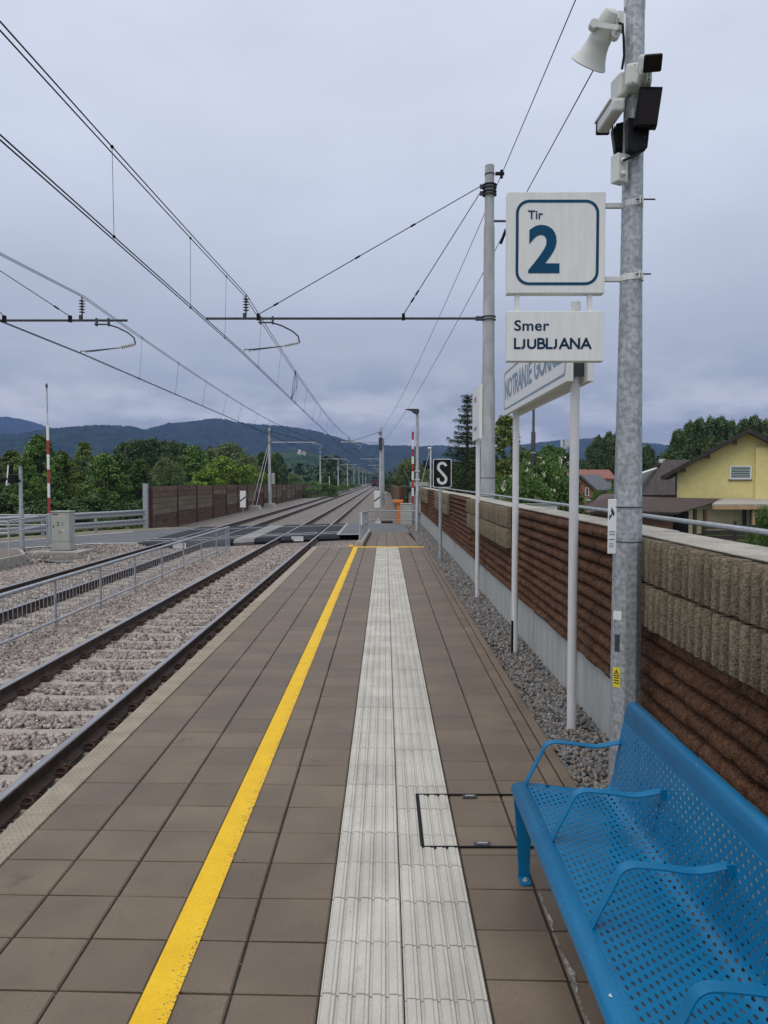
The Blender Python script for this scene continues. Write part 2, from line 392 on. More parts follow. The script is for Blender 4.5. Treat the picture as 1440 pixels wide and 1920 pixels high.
# ------------------------------------------------------------------ terrain
def ground_z(x, y):
    z = -0.86
    if x > 2.2: z = -0.86 - 1.2 * min(1, (x - 2.2) / 3.0) * (1 - max(0, 1 - abs(y - 37) / 9.0) ** .5 if abs(y - 37) < 9 else 1)
    lx = -17 if y < 42 else -13.5
    if x < lx: z = -0.86 - 1.1 * min(1, (lx - x) / 7.0)
    if y > 60 and -13.5 < x < 2.2: z = -0.90
    return z
xs = [-6000,-3000,-1500,-800,-400,-200,-120,-80,-60,-45,-36,-30,-27,-25,-23,-21,-19,-17,-15.5,-14,-13,-12,-10,-8,-6,-4,-2,0,1,2.2,2.7,3.2,3.7,4.2,4.7,5.2,6,8,10,13,16,20,25,32,40,55,80,120,200,400,800,1500,3000,6000]
ys = [-60,-30,-15,-8,-4,0,4,8,12,16,20,24,28,32,36,40,42,44,48,55,60,65,75,90,110,130,150,180,220,260,300,350,420,520,650,800,1100,1500,2200,3200,4500,7000]
gm = MB()
V = [(x, y, ground_z(x, y)) for y in ys for x in xs]
nx = len(xs)
gm.add(V, [(j*nx+i, j*nx+i+1, (j+1)*nx+i+1, (j+1)*nx+i) for j in range(len(ys)-1) for i in range(nx-1)])
M['ground'] = pmat('meadow_ground', (.045,.075,.018), (.085,.115,.032), scale=.25, rough=1, bump=.6, bscale=4, detail=8, fine=(6,.6,1.3), spec=.1, bdist=.15)
struct(gm.build('ground', M['ground'], smooth=True))

# ------------------------------------------------------------------ platform
tiles = MB(); joints = MB()
COLS = [(-1.80,-1.468),(-1.468,-1.158),(-1.158,-.848),(-.848,-.538),(-.538,XS0),(XS1,.661),(.661,.961),(.961,1.057)]
G, BV = .0045, .006
def slab(mb, x0, x1, y0, y1, zf, top=0.0, g=G, bv=BV, t=.05, jit=.0012):
    a, b = x0 + g, x1 - g
    def yy(x, y): return y + SKEW * (x + .25)
    c0, c1 = y0 + g*1.25, y1 - g*1.25
    dz = random.uniform(-jit, jit); tl = random.uniform(-jit, jit)
    def P(x, y, dx, dy, z): return (x+dx, yy(x, y)+dy, zf(y) + z + dz + tl * (1 if x == a else -1))
    V = [P(a,c0,0,0,top-t),P(b,c0,0,0,top-t),P(b,c1,0,0,top-t),P(a,c1,0,0,top-t),
         P(a,c0,0,0,top-bv),P(b,c0,0,0,top-bv),P(b,c1,0,0,top-bv),P(a,c1,0,0,top-bv),
         P(a,c0,bv,bv,top),P(b,c0,-bv,bv,top),P(b,c1,-bv,-bv,top),P(a,c1,bv,-bv,top)]
    F = [(0,1,5,4),(1,2,6,5),(2,3,7,6),(3,0,4,7),(4,5,9,8),(5,6,10,9),(6,7,11,10),(7,4,8,11),(8,9,10,11)]
    mb.add(V, F)
NEAR = -1.06 
for ci, (x0, x1) in enumerate(COLS):
    off = 0.0 if x1 <= 0 else .10
    if ci == 7: off = .02
    y = NEAR + off
    while y < PL_END - .02:
        slab(tiles, x0, x1, y, min(y + .3, PL_END), ramp_z); y += .3
# paved ramp down to the road
RC = [(-.55,-.25),(-.25,.05),(.05,.35),(.35,.65),(.65,.95)]
y = PL_END + .16
while y < 31.0:
    for x0, x1 in RC: slab(tiles, x0, x1, y, y+.4, ramp_z)
    y += .4
struct(tiles.build('platform_pavers', M['tile'], fix=False))
pb = MB()
pb.prism([(-1.90,-.9),(-1.90,-.06),(1.06,-.02),(1.06,-.9)], NEAR, PL_END-.01, 'y')
pb.box(-1.80, 1.057, NEAR, PL_END-.002, -.021, -.012)
pb.add([(-.60,PL_END,-.012),(1.0,PL_END,-.012),(1.0,31.0,ramp_z(31)-.012),(-.6,31.0,ramp_z(31)-.012),
        (-.60,PL_END,-.9),(1.0,PL_END,-.9),(1.0,31.0,-.95),(-.6,31.0,-.95)], [(0,1,2,3),(0,3,7,4),(1,5,6,2),(2,6,7,3)])
struct(pb.build('platform', M['joint']))
# raised tread-patterned edge slabs
eb = MB(); y = NEAR
while y < PL_END - .05:
    y1 = min(y + 1.0, PL_END)
    eb.prism([(-1.965,-.14),(-1.965,-.014),(-1.953,0.002),(-1.803,0.002),(-1.803,-.14)], y+.003, y1-.003, 'y')
    y = y1
struct(eb.build('platform_edge', M['edge'], bevel=.003, seg=1))
tb = MB(); y = 1.2; i = 0
while y < 11:                                  # lozenge studs cast in the edge slabs
    for k in range(5):
        x = -1.935 + k * .029 + (.0145 if i % 2 else 0)
        a = .5 if i % 2 else -.5
        s_, c_ = math.sin(a), math.cos(a); l, w = .011, .0035
        P = [(x + c_*p - s_*q, y + s_*p + c_*q) for p, q in ((-l,0),(0,-w),(l,0),(0,w))]
        tb.add([(px,py,.0025) for px,py in P] + [(x,y,.0062)], [(0,1,4),(1,2,4),(2,3,4),(3,0,4)])
    y += .021; i += 1
struct(tb.build('platform_edge_studs', M['edge'], fix=False))
kb = MB(); y = NEAR
while y < PL_END:
    kb.box(1.06, 1.128, y+.002, min(y+.998, PL_END+.3), -.3, .002); y += 1.0
struct(kb.build('platform_kerb', M['tile'], bevel=.006))
ek = MB(); y = PL_END - .1
ek.box(-1.95,-.86, PL_END, PL_END+.07, -.5, .003)
struct(ek.build('platform_end_kerb', M['kerb'], bevel=.008))
# ribbed tactile paving, two tiles wide
tm = MB()
def tactile(x0, x1, y0, y1):
    g = .0036; n = 5; gx = .0015; w = (x1 - x0 - 2*gx) / n; prof = []
    for k in range(n):
        a = x0 + gx + k*w
        prof += [(a, -.011), (a+.0045, -.011), (a+.009, .0), (a+w-.022, .0), (a+w-.018, -.004), (a+w-.011,-.004), (a+w-.007, -.0005), (a+w-.002, -.010)]
    dz = random.uniform(-.0012, .0012)
    def yy(x, y): return y + SKEW * (x + .25)
    V = [(x, yy(x,y0)+g, z+.006+dz) for x, z in prof] + [(x, yy(x,y1)-g, z+.006+dz) for x, z in prof]
    m = len(prof); F = [(i, i+1, m+i+1, m+i) for i in range(m-1)]
    V += [(x, yy(x,y0)+g, -.02) for x, z in prof] + [(x, yy(x,y1)-g, -.02) for x, z in prof]
    F += [(2*m+i, 2*m+i+1, i+1, i) for i in range(m-1)] + [(m+i, m+i+1, 3*m+i+1, 3*m+i) for i in range(m-1)]
    F += [(2*m, 0, m, 3*m), (m-1, 3*m-1, 4*m-1, 2*m-1)]
    tm.add(V, F)
for x0, x1 in ((XS0, XSM), (XSM, XS1)):
    y = NEAR + (.0 if x0 < 0 else -.02)
    while y < PL_END - .1:
        tactile(x0, x1, y, min(y+.3, PL_END)); y += .3
struct(tm.build('tactile_paving', M['tactile'], fix=False))
yl = MB(); y = NEAR
rr = random.Random(4)
while y < PL_END - .01:
    y1 = min(y + .12, PL_END)
    yl.add([(-.847,y,.0055),(-.722+0.0,y,.0055),(-.722,y1,.0055),(-.847,y1,.0055)], [(0,1,2,3)]); y = y1
yl.box(-.72, 1.04, PL_END-.16, PL_END+.14, -.01, .0065)
yl.box(-.86, -.72, PL_END, PL_END+.14, -.01, .0065)
yl.box(-.98, -.86, PL_END+.0, PL_END+.30, -.3, .03)
struct(yl.build('platform_yellow_line', M['yellow_line']))
rk = MB(); y = PL_END + .15                      # kerb stones beside the ramp
while y < 30.6:
    z = ramp_z(y+.5)
    rk.add([(-.78,y+.004,-.8),(-.60,y+.004,-.8),(-.60,y+.99,-.8),(-.78,y+.99,-.8),
            (-.78,y+.004,ramp_z(y)+.13),(-.60,y+.004,ramp_z(y)+.13),(-.60,y+.99,ramp_z(y+.99)+.13),(-.78,y+.99,ramp_z(y+.99)+.13)],
           [(0,3,2,1),(4,5,6,7),(0,1,5,4),(1,2,6,5),(2,3,7,6),(3,0,4,7)])
    y += 1.0
struct(rk.build('ramp_kerb', M['kerb'], bevel=.01))
# access cover let into the paving
cv = thing('access_cover', 'rectangular drain access cover with black steel rim cutting into the white ribbed strip', 'access cover', (.46,3.9,0))
f = MB()
def band(x0, x1, y0, y1, z=.0085):
    f.box(x0, x1, y0, y1, -.01, z)
band(.174,.192,3.59,4.20); band(.192,.76,3.578,3.590); band(.192,.76,4.188,4.198)
f.build('rim', M['black'], cv, bevel=.001, seg=1)
for yq in (3.612, 4.165):
    h = MB(); h.box(.44,.52,yq-.018,yq+.018,-.004,.0085); h.build('handle_recess', M['darksteel'], cv)
    h2 = MB(); h2.cyl((.455,yq,.011),(.505,yq,.011),.004,n=6); h2.build('lifting_bar', M['galv_rail'], cv)

sm_ = MB(); rs_ = random.Random(9); y = 1.3; w_ = .02; Q_ = []
while y < 3.2:                                    # pale mortar smeared along the joint in front of the bench
    w_ = min(.022, max(.0, w_ + rs_.uniform(-.009,.0075))); Q_.append((y, w_ + rs_.uniform(0,.004), rs_.uniform(.0,.004))); y += .016
for (y0_, w0_, e0_), (y1_, w1_, e1_) in zip(Q_[:-1], Q_[1:]):
    if w0_ > .005 or w1_ > .005: sm_.add([(.668+e0_,y0_,.0022),(.668+max(w0_,e0_+.001),y0_,.0022),(.668+max(w1_,e1_+.001),y1_,.0022),(.668+e1_,y1_,.0022)], [(0,1,2,3)])
M['smear'] = pmat('old_mortar', (.17,.15,.125), (.40,.38,.34), scale=45, rough=.9, lo=.42, hi=.60)
tag(sm_.build('mortar_smear', M['smear']), kind='stuff')
gr_ = MB()
for _ in range(420):
    x, y = rs_.choice((rs_.uniform(-1.75,1.05), rs_.gauss(1.0,.06), rs_.choice((-1.468,-1.158,-.538,.661))+rs_.gauss(0,.008))), 1.9 + rs_.random()**1.7*9
    r0 = rs_.uniform(.0015,.0045); zz = .0015 if not (XS0 < x < XS1) else .0065
    a0 = rs_.uniform(0,6.28); ring = [(x+r0*math.cos(a0+k*1.2566)*rs_.uniform(.6,1.2), y+r0*math.sin(a0+k*1.2566)*rs_.uniform(.6,1.2), zz) for k in range(5)]
    gr_.add(ring+[(x,y,zz+r0*.8)], [(k,(k+1)%5,5) for k in range(5)])
tag(gr_.build('loose_grit', M['gravel_stone']), kind='stuff')

# ------------------------------------------------------------------ stones
t = (1 + 5**.5) / 2
ICO_V = np.array([(-1,t,0),(1,t,0),(-1,-t,0),(1,-t,0),(0,-1,t),(0,1,t),(0,-1,-t),(0,1,-t),(t,0,-1),(t,0,1),(-t,0,-1),(-t,0,1)], float) / math.sqrt(1+t*t)
ICO_F = np.array([(0,11,5),(0,5,1),(0,1,7),(0,7,10),(0,10,11),(1,5,9),(5,11,4),(11,10,2),(10,7,6),(7,1,8),(3,9,4),(3,4,2),(3,2,6),(3,6,8),(3,8,9),(4,9,5),(2,4,11),(6,2,10),(8,6,7),(9,8,1)])
def rand_rot(n):
    q = rng.normal(size=(n,4)); q /= np.linalg.norm(q, axis=1, keepdims=True)
    w, x, y, z = q.T
    return np.stack([1-2*(y*y+z*z),2*(x*y-z*w),2*(x*z+y*w),2*(x*y+z*w),1-2*(x*x+z*z),2*(y*z-x*w),2*(x*z-y*w),2*(y*z+x*w),1-2*(x*x+y*y)],1).reshape(n,3,3)
def stones(name, mat, P, size):
    n = len(P)
    V = ICO_V[None] * (1 + rng.uniform(-.45,.45,(n,12,1)))
    V = V * rng.uniform([.75,.45,.35],[1.25,.85,.7],(n,1,3)) * (np.asarray(size).reshape(-1,1,1) * .62)
    V = np.einsum('nij,nkj->nki', rand_rot(n), V) + P[:,None]
    F = (ICO_F[None] + (np.arange(n)*12)[:,None,None]).reshape(-1,3)
    o = np_mesh(name, V.reshape(-1,3), F, mat)
    o['kind'] = 'stuff'
    return o
SL0 = 3.30                        # first sleeper
def bed_z(x, y):
    z = np.full(np.shape(x), Z_BED)
    for c in TRK:                                  # the bed stands a little higher between the rails' ends
        z = z + .012 * np.exp(-((x-c)/1.25)**4)
    z = z - .10 * np.clip((-9.6 - x)/1.6, 0, 1)
    return z
bm_ = MB()
bx = np.array([-12.6,-11.75,-10.8,-10.2,-9.6,-9.1,-8.6,-8,-7.62,-7,-6.5,-6,-5.62,-5.2,-4.8,-4.3,-3.9,-3.615,-3.3,-2.9,-2.5,-2.1,-1.88])
by = [-4,2,8,14,20,20.5,26,40,42,60,90,130,200,300,420]
V = []
for y in by:
    for x in bx:
        xx = x
        if y > 20.2 and x > -2: xx = -.7 if y < 41 else 1.0
        z = float(bed_z(np.array(xx), y)) - (.03 if y < 29 else 0)
        if x < -11.7: z = -.845
        V.append((xx, y, z))
nb = len(bx)
bm_.add(V, [(j*nb+i, j*nb+i+1, (j+1)*nb+i+1, (j+1)*nb+i) for j in range(len(by)-1) for i in range(nb-1)])
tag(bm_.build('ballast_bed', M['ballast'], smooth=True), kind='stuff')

def scatter(x0, x1, y0, y1, dens):
    n = int((x1-x0)*(y1-y0)*dens)
    return rng.uniform(x0,x1,n), rng.uniform(y0,y1,n)
PX, PY, PS = [], [], []
for (y0, y1, dens, sz) in ((3.0,7,950,.056),(7,13,760,.060),(13,20,520,.068),(20,28.6,330,.078)):
    x, y = scatter(-11.2, -1.97, y0, y1, dens)
    ok = (x > -.56*y - .5)
    x, y = x[ok], y[ok]
    PX.append(x); PY.append(y); PS.append(rng.uniform(.72,1.25,len(x))*sz)
x, y = scatter(-1.97, -.78, 20.1, 30, 420); PX.append(x); PY.append(y); PS.append(rng.uniform(.7,1.2,len(x))*.06)
PX, PY, PS = map(np.concatenate, (PX, PY, PS))
keep = np.ones(len(PX), bool)
for c in TRK:
    d = np.abs(PX - c)
    ph = np.abs(((PY - SL0 + .3) % .6) - .3)
    keep &= ~((d < 1.30) & (ph < .100 + rng.uniform(-.028,.022,len(PX))))       # sleepers stay swept
    for s in (-1, 1): keep &= ~(np.abs(PX - c - s*.7525) < .095)              # and the rails free
lift = rng.uniform(-.016,.012,len(PX))
PZ = bed_z(PX, PY) + lift
P = np.stack([PX,PY,PZ],1)[keep]
stones('ballast_stones', M['ballast_stone'], P, PS[keep])
# gravel strip between platform and noise barrier
gb = MB(); gb.box(1.128, 1.62, NEAR, 20.35, -.5, -.085)
gb.add([(.94,20.35,-.09),(1.62,20.35,-.09),(1.62,33,-.24),(.94,33,-.24)], [(0,1,2,3)])
tag(gb.build('gravel_bed', M['joint']), kind='stuff')
GX, GY, GS = [], [], []
for (y0, y1, dens, sz, x0_) in ((.3,7,2600,.036,1.135),(7,13,1700,.042,1.135),(13,20.3,900,.052,1.135),(20.3,33,480,.060,.97)):
    x, y = scatter(x0_, 1.60, y0, y1, dens); GX.append(x); GY.append(y); GS.append(rng.uniform(.6,1.3,len(x))*sz)
GX, GY, GS = map(np.concatenate, (GX, GY, GS))
GZ = -.065 + rng.uniform(-.02,.018,len(GX)) + np.where(GY > 20, -.01*(GY-20), 0)
stones('gravel_stones', M['gravel_stone'], np.stack([GX,GY,GZ],1), GS)

# ------------------------------------------------------------------ rails and sleepers
def rail(xc, label):
    h0, h1 = Z_FOOT, Z_RAIL
    half = [(.075,h0),(.075,h0+.011),(.022,h0+.030),(.009,h0+.045),(.009,h1-.052),(.034,h1-.038),(.036,h1-.012),(.030,h1-.003),(.0,h1-.001)]
    out = [(xc+a, b) for a, b in half] + [(xc-a, b) for a, b in reversed(half[:-1])]
    mb = MB(); n = len(out); YS = [-3, 12, 30, 60, 120, 200, 420]
    V = [(a, y, b) for y in YS for a, b in out]
    for j in range(len(YS)-1):
        for i in range(n):
            k = (i+1) % n
            zt = min(out[i][1], out[k][1])
            mb.mat(1 if zt > h1-.0125 else 0)
    mb = MB()
    for j in range(len(YS)-1):
        A = [(a, YS[j], b) for a, b in out]; B = [(a, YS[j+1], b) for a, b in out]
        for i in range(n):
            k = (i+1) % n
            mb.mat(1 if min(out[i][1], out[k][1]) > h1-.0125 else 0)
            mb.add([A[i], A[k], B[k], B[i]], [(0,1,2,3)])
    o = mb.build('rail', [M['rail_web'], M['rail_top']], fix=False)
    return tag(o, label, 'rail', 'running rails of the two tracks')
rail(TRK[0]+.7525, 'rusty rail with shiny top nearest the platform edge')
rail(TRK[0]-.7525, 'rusty rail with shiny top on the far side of the near track')
rail(TRK[1]+.7525, 'rusty rail of the far track, just behind the grey railing')
rail(TRK[1]-.7525, 'farthest rusty rail, on the gravel side of the far track')

def sleeper_mb(xc, yc):
    mb = MB(); rows = []
    for x, dz, wt, wb in ((-1.28,-.02,.10,.14),(-1.2,-.0,.105,.145),(-.62,0,.105,.145),(-.42,-.028,.085,.115),(0,-.036,.08,.11),(.42,-.028,.085,.115),(.62,0,.105,.145),(1.2,0,.105,.145),(1.28,-.02,.10,.14)):
        zt = Z_FOOT - .004 + dz; 
        rows.append([(xc+x,yc-wb,zt-.14),(xc+x,yc-wt,zt-.008),(xc+x,yc-wt+.012,zt),(xc+x,yc+wt-.012,zt),(xc+x,yc+wt,zt-.008),(xc+x,yc+wb,zt-.14)])
    n = 6; V = [p for r in rows for p in r]
    F = [(j*n+i, j*n+(i+1)%n, (j+1)*n+(i+1)%n, (j+1)*n+i) for j in range(len(rows)-1) for i in range(n)]
    F += [tuple(range(n)), tuple((len(rows)-1)*n+i for i in reversed(range(n)))]
    return mb.add(V, F)
def sleeper(xc, yc, label, group):
    r = thing('railway_sleeper', label, 'sleeper', (xc, yc, Z_FOOT), group)
    sleeper_mb(xc, yc).build('concrete_beam', M['sleeper'], r)
    for sx in (-.7525, .7525):
        for e in (-1, 1):
            mb = MB(); x0 = xc + sx + e*.072; zb = Z_FOOT
            mb.box(min(x0, x0+e*.085), max(x0, x0+e*.085), yc-.075, yc+.075, zb-.004, zb+.022)
            for s in (-1, 1):
                pts = [(x0-e*.02, yc+s*.012, zb+.038),(x0+e*.02, yc+s*.02, zb+.062),(x0+e*.065, yc+s*.04, zb+.066),(x0+e*.088, yc+s*.062, zb+.048),(x0+e*.06, yc+s*.078, zb+.034),(x0, yc+s*.066, zb+.030),(x0-e*.012, yc+s*.05, zb+.027)]
                mb.tube(pts, .0095, 6)
            mb.cyl((x0+e*.042, yc, zb), (x0+e*.042, yc, zb+.085), .019, .017, 8)
            mb.cyl((x0+e*.042, yc, zb+.0), (x0+e*.042, yc, zb+.058), .034, .03, 8)
            mb.build('rail_clip', M['clip'], r)
    return r
sl = sleeper(TRK[0], SL0, 'pale concrete sleeper with rusty clips under the near track beside the platform', 'sleepers of the near track')
for k in range(1, 41):
    dup(sl, (TRK[0], SL0 + .6*k, Z_FOOT))
sl2 = dup(sl, (TRK[1], SL0 + .6*11, Z_FOOT), 'concrete sleeper with rusty clips under the far track behind the railing', 'sleepers of the far track')
for k in range(12, 41):
    dup(sl2, (TRK[1], SL0 + .6*k, Z_FOOT))

# ------------------------------------------------------------------ level crossing and road
def cross_near(x): return 27.5 + .62 * (x + 9.2) if x > -6.2 else 27.5 + .22*(x + 9.2) + 0.0
def cross_far(x): return 37.3 + .44 * (x + 9.2)
zd = Z_RAIL + .002
def deck(x0, x1, mat, name, ext=0.0):
    mb = MB()
    n0, n1 = cross_near(x0)+ext, cross_near(x1)+ext
    f0, f1 = cross_far(x0), cross_far(x1)
    mb.add([(x0,n0,zd),(x1,n1,zd),(x1,f1,zd),(x0,f0,zd),(x0,n0-.16,zd-.13),(x1,n1-.16,zd-.13),(x0,n0-.05,zd-.30),(x1,n1-.05,zd-.30),(x0,f0,zd-.3),(x1,f1,zd-.3)],
           [(0,1,2,3),(4,5,1,0),(6,7,5,4),(3,2,9,8),(0,3,8,6,4),(1,5,7,9,2)])
    return struct(mb.build(name, mat, bevel=.006, seg=1))
for c in TRK:
    deck(c-.7525+.10, c+.7525-.10, M['rubber'], 'crossing_deck')
    deck(c+.7525+.045, c+1.62, M['rubber'], 'crossing_deck')
    deck(c-1.62, c-.7525-.045, M['rubber'], 'crossing_deck')
M['strip'] = pmat('crossing_strip_concrete', (.20,.195,.185), (.26,.255,.24), scale=4, rough=.9)
deck(-5.985, -5.25, M['strip'], 'crossing_strip')
lm = MB()
for t_ in (.12, .22, .80):
    pts = []
    for a, b in ((-9.24,-8.42),(-8.27,-6.97),(-6.82,-6.0),(-5.985,-5.25),(-5.235,-4.42),(-4.27,-2.97),(-2.82,-1.99)):
        ya = cross_near(a)*(1-t_) + cross_far(a)*t_; yb = cross_near(b)*(1-t_) + cross_far(b)*t_
        lm.quad((a,ya,zd+.005),(b,yb,zd+.005),(b,yb+.13,zd+.005),(a,ya+.13,zd+.005))
struct(lm.build('crossing_markings', M['roadline']))
def ribbon(name, A, B, mat, z, kind='structure'):
    mb = MB(); n = len(A)
    V = [(*a, z) for a in A] + [(*b, z) for b in B]
    mb.add(V, [(i, i+1, n+i+1, n+i) for i in range(n-1)])
    o = mb.build(name, mat); o['kind'] = kind; return o
near_l = [(-17.5,8),(-15.4,18),(-13.6,23.2),(-12.2,26.0),(-10.6,27.4),(-9.25,27.6)]
far_l  = [(-21.5,8),(-19.2,18),(-16.4,25.6),(-14.4,29.6),(-11.8,34.5),(-9.25,37.2)]
ribbon('road', near_l, far_l, M['asphalt'], zd-.004)
ribbon('road_line', [(x+.02,y+.15) for x,y in near_l], [(x-.08,y+.30) for x,y in near_l], M['roadline'], zd+.003)
ribbon('road_line', [(x+.35,y-.6) for x,y in far_l[:-1]], [(x+.27,y-.45) for x,y in far_l[:-1]], M['roadline'], zd+.003)
ap = MB()
ap.add([(x,y,zd-.02) for x,y in near_l] + [(x+2.0,y-1.9,-.84) for x,y in near_l], [(i,i+1,6+i+1,6+i) for i in range(5)])
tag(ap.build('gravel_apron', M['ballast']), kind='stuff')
A_ = np.array([(-15.4,18),(-13.6,23.2),(-12.2,26.0),(-10.6,27.4),(-9.25,27.6)]); k_ = rng.integers(0,4,2600); t_ = rng.uniform(0,1,2600); w_ = rng.uniform(0,1,2600)
B_ = A_[k_]*(1-t_[:,None]) + A_[k_+1]*t_[:,None]
stones('apron_stones', M['ballast_stone'], np.stack([B_[:,0]+2.0*w_, B_[:,1]-1.9*w_, (zd-.02)*(1-w_)-.82*w_+.01],1), rng.uniform(.05,.095,2600))
vb = MB(); 
vb.add([(x,y,zd-.03) for x,y in far_l] + [(x-2.2,y+1.8,zd-.12) for x,y in far_l], [(i,i+1,6+i+1,6+i) for i in range(5)])
M['verge'] = pmat('dry_verge', (.20,.17,.11), (.30,.26,.18), scale=5, rough=1, bump=.5, bscale=30, fine=(20,.7,1.2))
tag(vb.build('verge_gravel', M['verge']), kind='stuff')
ribbon('road', [(-1.98,31.9),(1.0,32.3),(7,33.6)], [(-1.98,40.4),(1.0,40.6),(7,41.2)], M['asphalt'], zd-.004)
ribbon('road_line', [(-1.98,32.1),(1.0,32.6),(6.9,33.8)], [(-1.98,32.25),(1.0,32.75),(6.9,33.95)], M['roadline'], zd+.003)
pk = MB(); pk.box(-2.1,-1.98,32.0,40.4,-.9,zd+.004); struct(pk.build('crossing_kerb', M['kerb']))
for xm, ym in ((TRK[0], cross_near(TRK[0])-.25), (TRK[1], cross_near(TRK[1])-.30)):
    near = xm == TRK[0]
    r = thing('crossing_deflector', 'white hinged plate frame against the black crossing edge between the near rails' if near else 'white hinged plate frame against the black crossing edge between the far rails', 'deflector plate', (xm,ym,-.75))
    mb = MB(); mb.box(xm-.24,xm+.24,ym,ym+.03,-.56,-.53); mb.box(xm-.24,xm+.24,ym,ym+.03,-.72,-.69); mb.box(xm-.24,xm-.20,ym,ym+.03,-.69,-.56); mb.box(xm+.20,xm+.24,ym,ym+.03,-.69,-.56)
    mb.build('frame', M['white'], r)
    mb = MB(); mb.box(xm-.2,xm+.2,ym+.012,ym+.022,-.69,-.56); mb.build('plate', M['offwhite'], r)
    for s in (-1,1):
        mb = MB(); mb.obox((xm+s*.42,ym+.1,-.62),(.12,.02,.035)); mb.cyl((xm+s*.5,ym+.05,-.60),(xm+s*.62,ym-.1,-.74),.012,n=6); mb.build('bracket', M['darksteel'], r)

# ------------------------------------------------------------------ noise barriers
def log_rows(mb, x, y0, y1, z0, z1, sgn=-1, seg=.25, depth=.068):
    """horizontal half-round wood-concrete logs on a slab face; sgn -1: they face -X"""
    n = max(1, round((z1 - z0) / .1)); p = (z1 - z0) / n
    for r in range(n):
        zc = z0 + p*(r + .5); y = y0 - random.uniform(0, seg)
        while y < y1 - .01:
            a, b = max(y, y0), min(y + seg, y1)
            if b - a > .02:
                d = depth * random.uniform(.9, 1.08); dz = random.uniform(-.003,.003)
                prof = []
                for k in range(7):
                    t_ = -math.pi/2 + math.pi*k/6
                    prof.append((x + sgn*(d*math.cos(t_)*1.0 + .004) - sgn*.010*(math.sin(t_)+1), zc + dz + p*.47*math.sin(t_)))
                e = .009
                sh = [(x + sgn*(abs(q-x)-.018 if abs(q-x) > .022 else abs(q-x)*.6), zc + (z-zc)*.90) for q, z in prof]
                V = [(q, a, z) for q, z in sh] + [(q, a+e*2, z) for q, z in prof] + [(q, b-e*2, z) for q, z in prof] + [(q, b, z) for q, z in sh]
                m = 7; F = [(j*m+i, j*m+i+1, (j+1)*m+i+1, (j+1)*m+i) for j in range(3) for i in range(m-1)]
                F += [tuple(range(m)), tuple(3*m+i for i in reversed(range(m)))]
                mb.add(V, F)
            y += seg
def rib_rows(mb, x, y0, y1, z0, z1, rows=2, sgn=-1, pitch=.088):
    n = max(1, round((y1-y0)/pitch)); p = (y1-y0)/n; h = (z1-z0)/rows
    for r in range(rows):
        for k in range(n):
            yc = y0 + p*(k+.5); w = p*.345; d = .075*random.uniform(.9,1.08)
            za, zb = z0+h*r+.006, z0+h*(r+1)-.006; 
            out = [(x+sgn*d*math.cos(R(a_))**.38 if abs(a_) < 90 else x, yc+w*math.sin(R(a_))) for a_ in (-90,-72,-50,-28,-8,12,32,52,72,90)]
            j = random.uniform(-.003,.003)
            rings = []
            for zz, sc in ((za,.80),(za+.012,1),((za+zb)/2,random.uniform(.97,1.03)),(zb-.012,1),(zb,.86)):
                rings.append([(x+(px-x)*sc, yc+(py-yc)*(.95+.05*sc), zz+j) for px,py in out])
            m = len(out); V = [q for g_ in rings for q in g_]
            F = [(a*m+i, a*m+i+1, (a+1)*m+i+1, (a+1)*m+i) for a in range(4) for i in range(m-1)]
            F += [tuple(range(m)), tuple(4*m+i for i in reversed(range(m)))]
            mb.add(V, F)
WZ0, WZ1 = .40, 1.47
nb_ = thing('noise_barrier', 'long brown and grey noise barrier on a pale concrete plinth running along the platform', 'noise barrier', (1.6,4,0))
y = -2.5; k = 0
bounds = [-2.5, .30, 4.70, 9.15, 13.55, 17.95, 22.35, 26.75, 33.0]
# module kinds from the viewer outward: grey ribs over logs / full-height logs
kinds  = ['ribs','ribs','logs','ribs','logs','ribs','logs','ribs']
for (a, b), kd in zip(zip(bounds[:-1], bounds[1:]), kinds):
    p = MB(); p.box(1.60, 1.86, a+.006, b-.006, -.6, WZ0)
    p.build('plinth', M['concrete'], nb_, bevel=.006)
    s_ = MB(); s_.box(1.615, 1.84, a+.002, b-.002, WZ0, WZ1-.012); s_.build('core_slab', M['logslab'], nb_)
    if kd == 'ribs':
        g_ = MB(); rib_rows(g_, 1.545, a+.004, b-.004, .95, WZ1-.004); g_.build('ribbed_blocks', M['rib'], nb_, fix=False, smooth=True)
        g2 = MB(); g2.box(1.545, 1.613, a+.004, b-.004, .95, WZ1-.006); g2.build('block_slab', M['ribslab'], nb_)
        l_ = MB(); log_rows(l_, 1.613, a+.004, b-.004, WZ0, .948); l_.build('log_rows', M['log'], nb_, fix=False, smooth=True)
        c_ = MB(); c_.box(1.547, 1.86, a+.003, b-.003, WZ1-.005, WZ1+.004)
    else:
        l_ = MB(); log_rows(l_, 1.613, a+.004, b-.004, WZ0, WZ1-.008); l_.build('log_rows', M['log'], nb_, fix=False, smooth=True)
        c_ = MB(); c_.box(1.585, 1.86, a+.003, b-.003, WZ1-.006, WZ1+.010)
    c_.build('cap', M['cap'], nb_, bevel=.008)
hr = thing('wall_handrail', 'thin grey pipe handrail running above the top of the long noise barrier', 'handrail', (1.94,4,WZ1))
mb = MB(); mb.tube([(1.95,-2,1.535),(1.95,8,1.53),(1.95,20,1.53),(1.95,33,1.53)], .017, 8); mb.build('pipe', M['galv_rail'], hr, smooth=True)
for yy_ in (-1.5, 12.7, 21.0, 29.5):
    mb = MB(); mb.cyl((1.95,yy_,1.3),(1.95,yy_,1.53),.012,n=6); mb.box(1.86,1.96,yy_-.02,yy_+.02,1.30,1.36); mb.build('bracket', M['galv_rail'], hr)

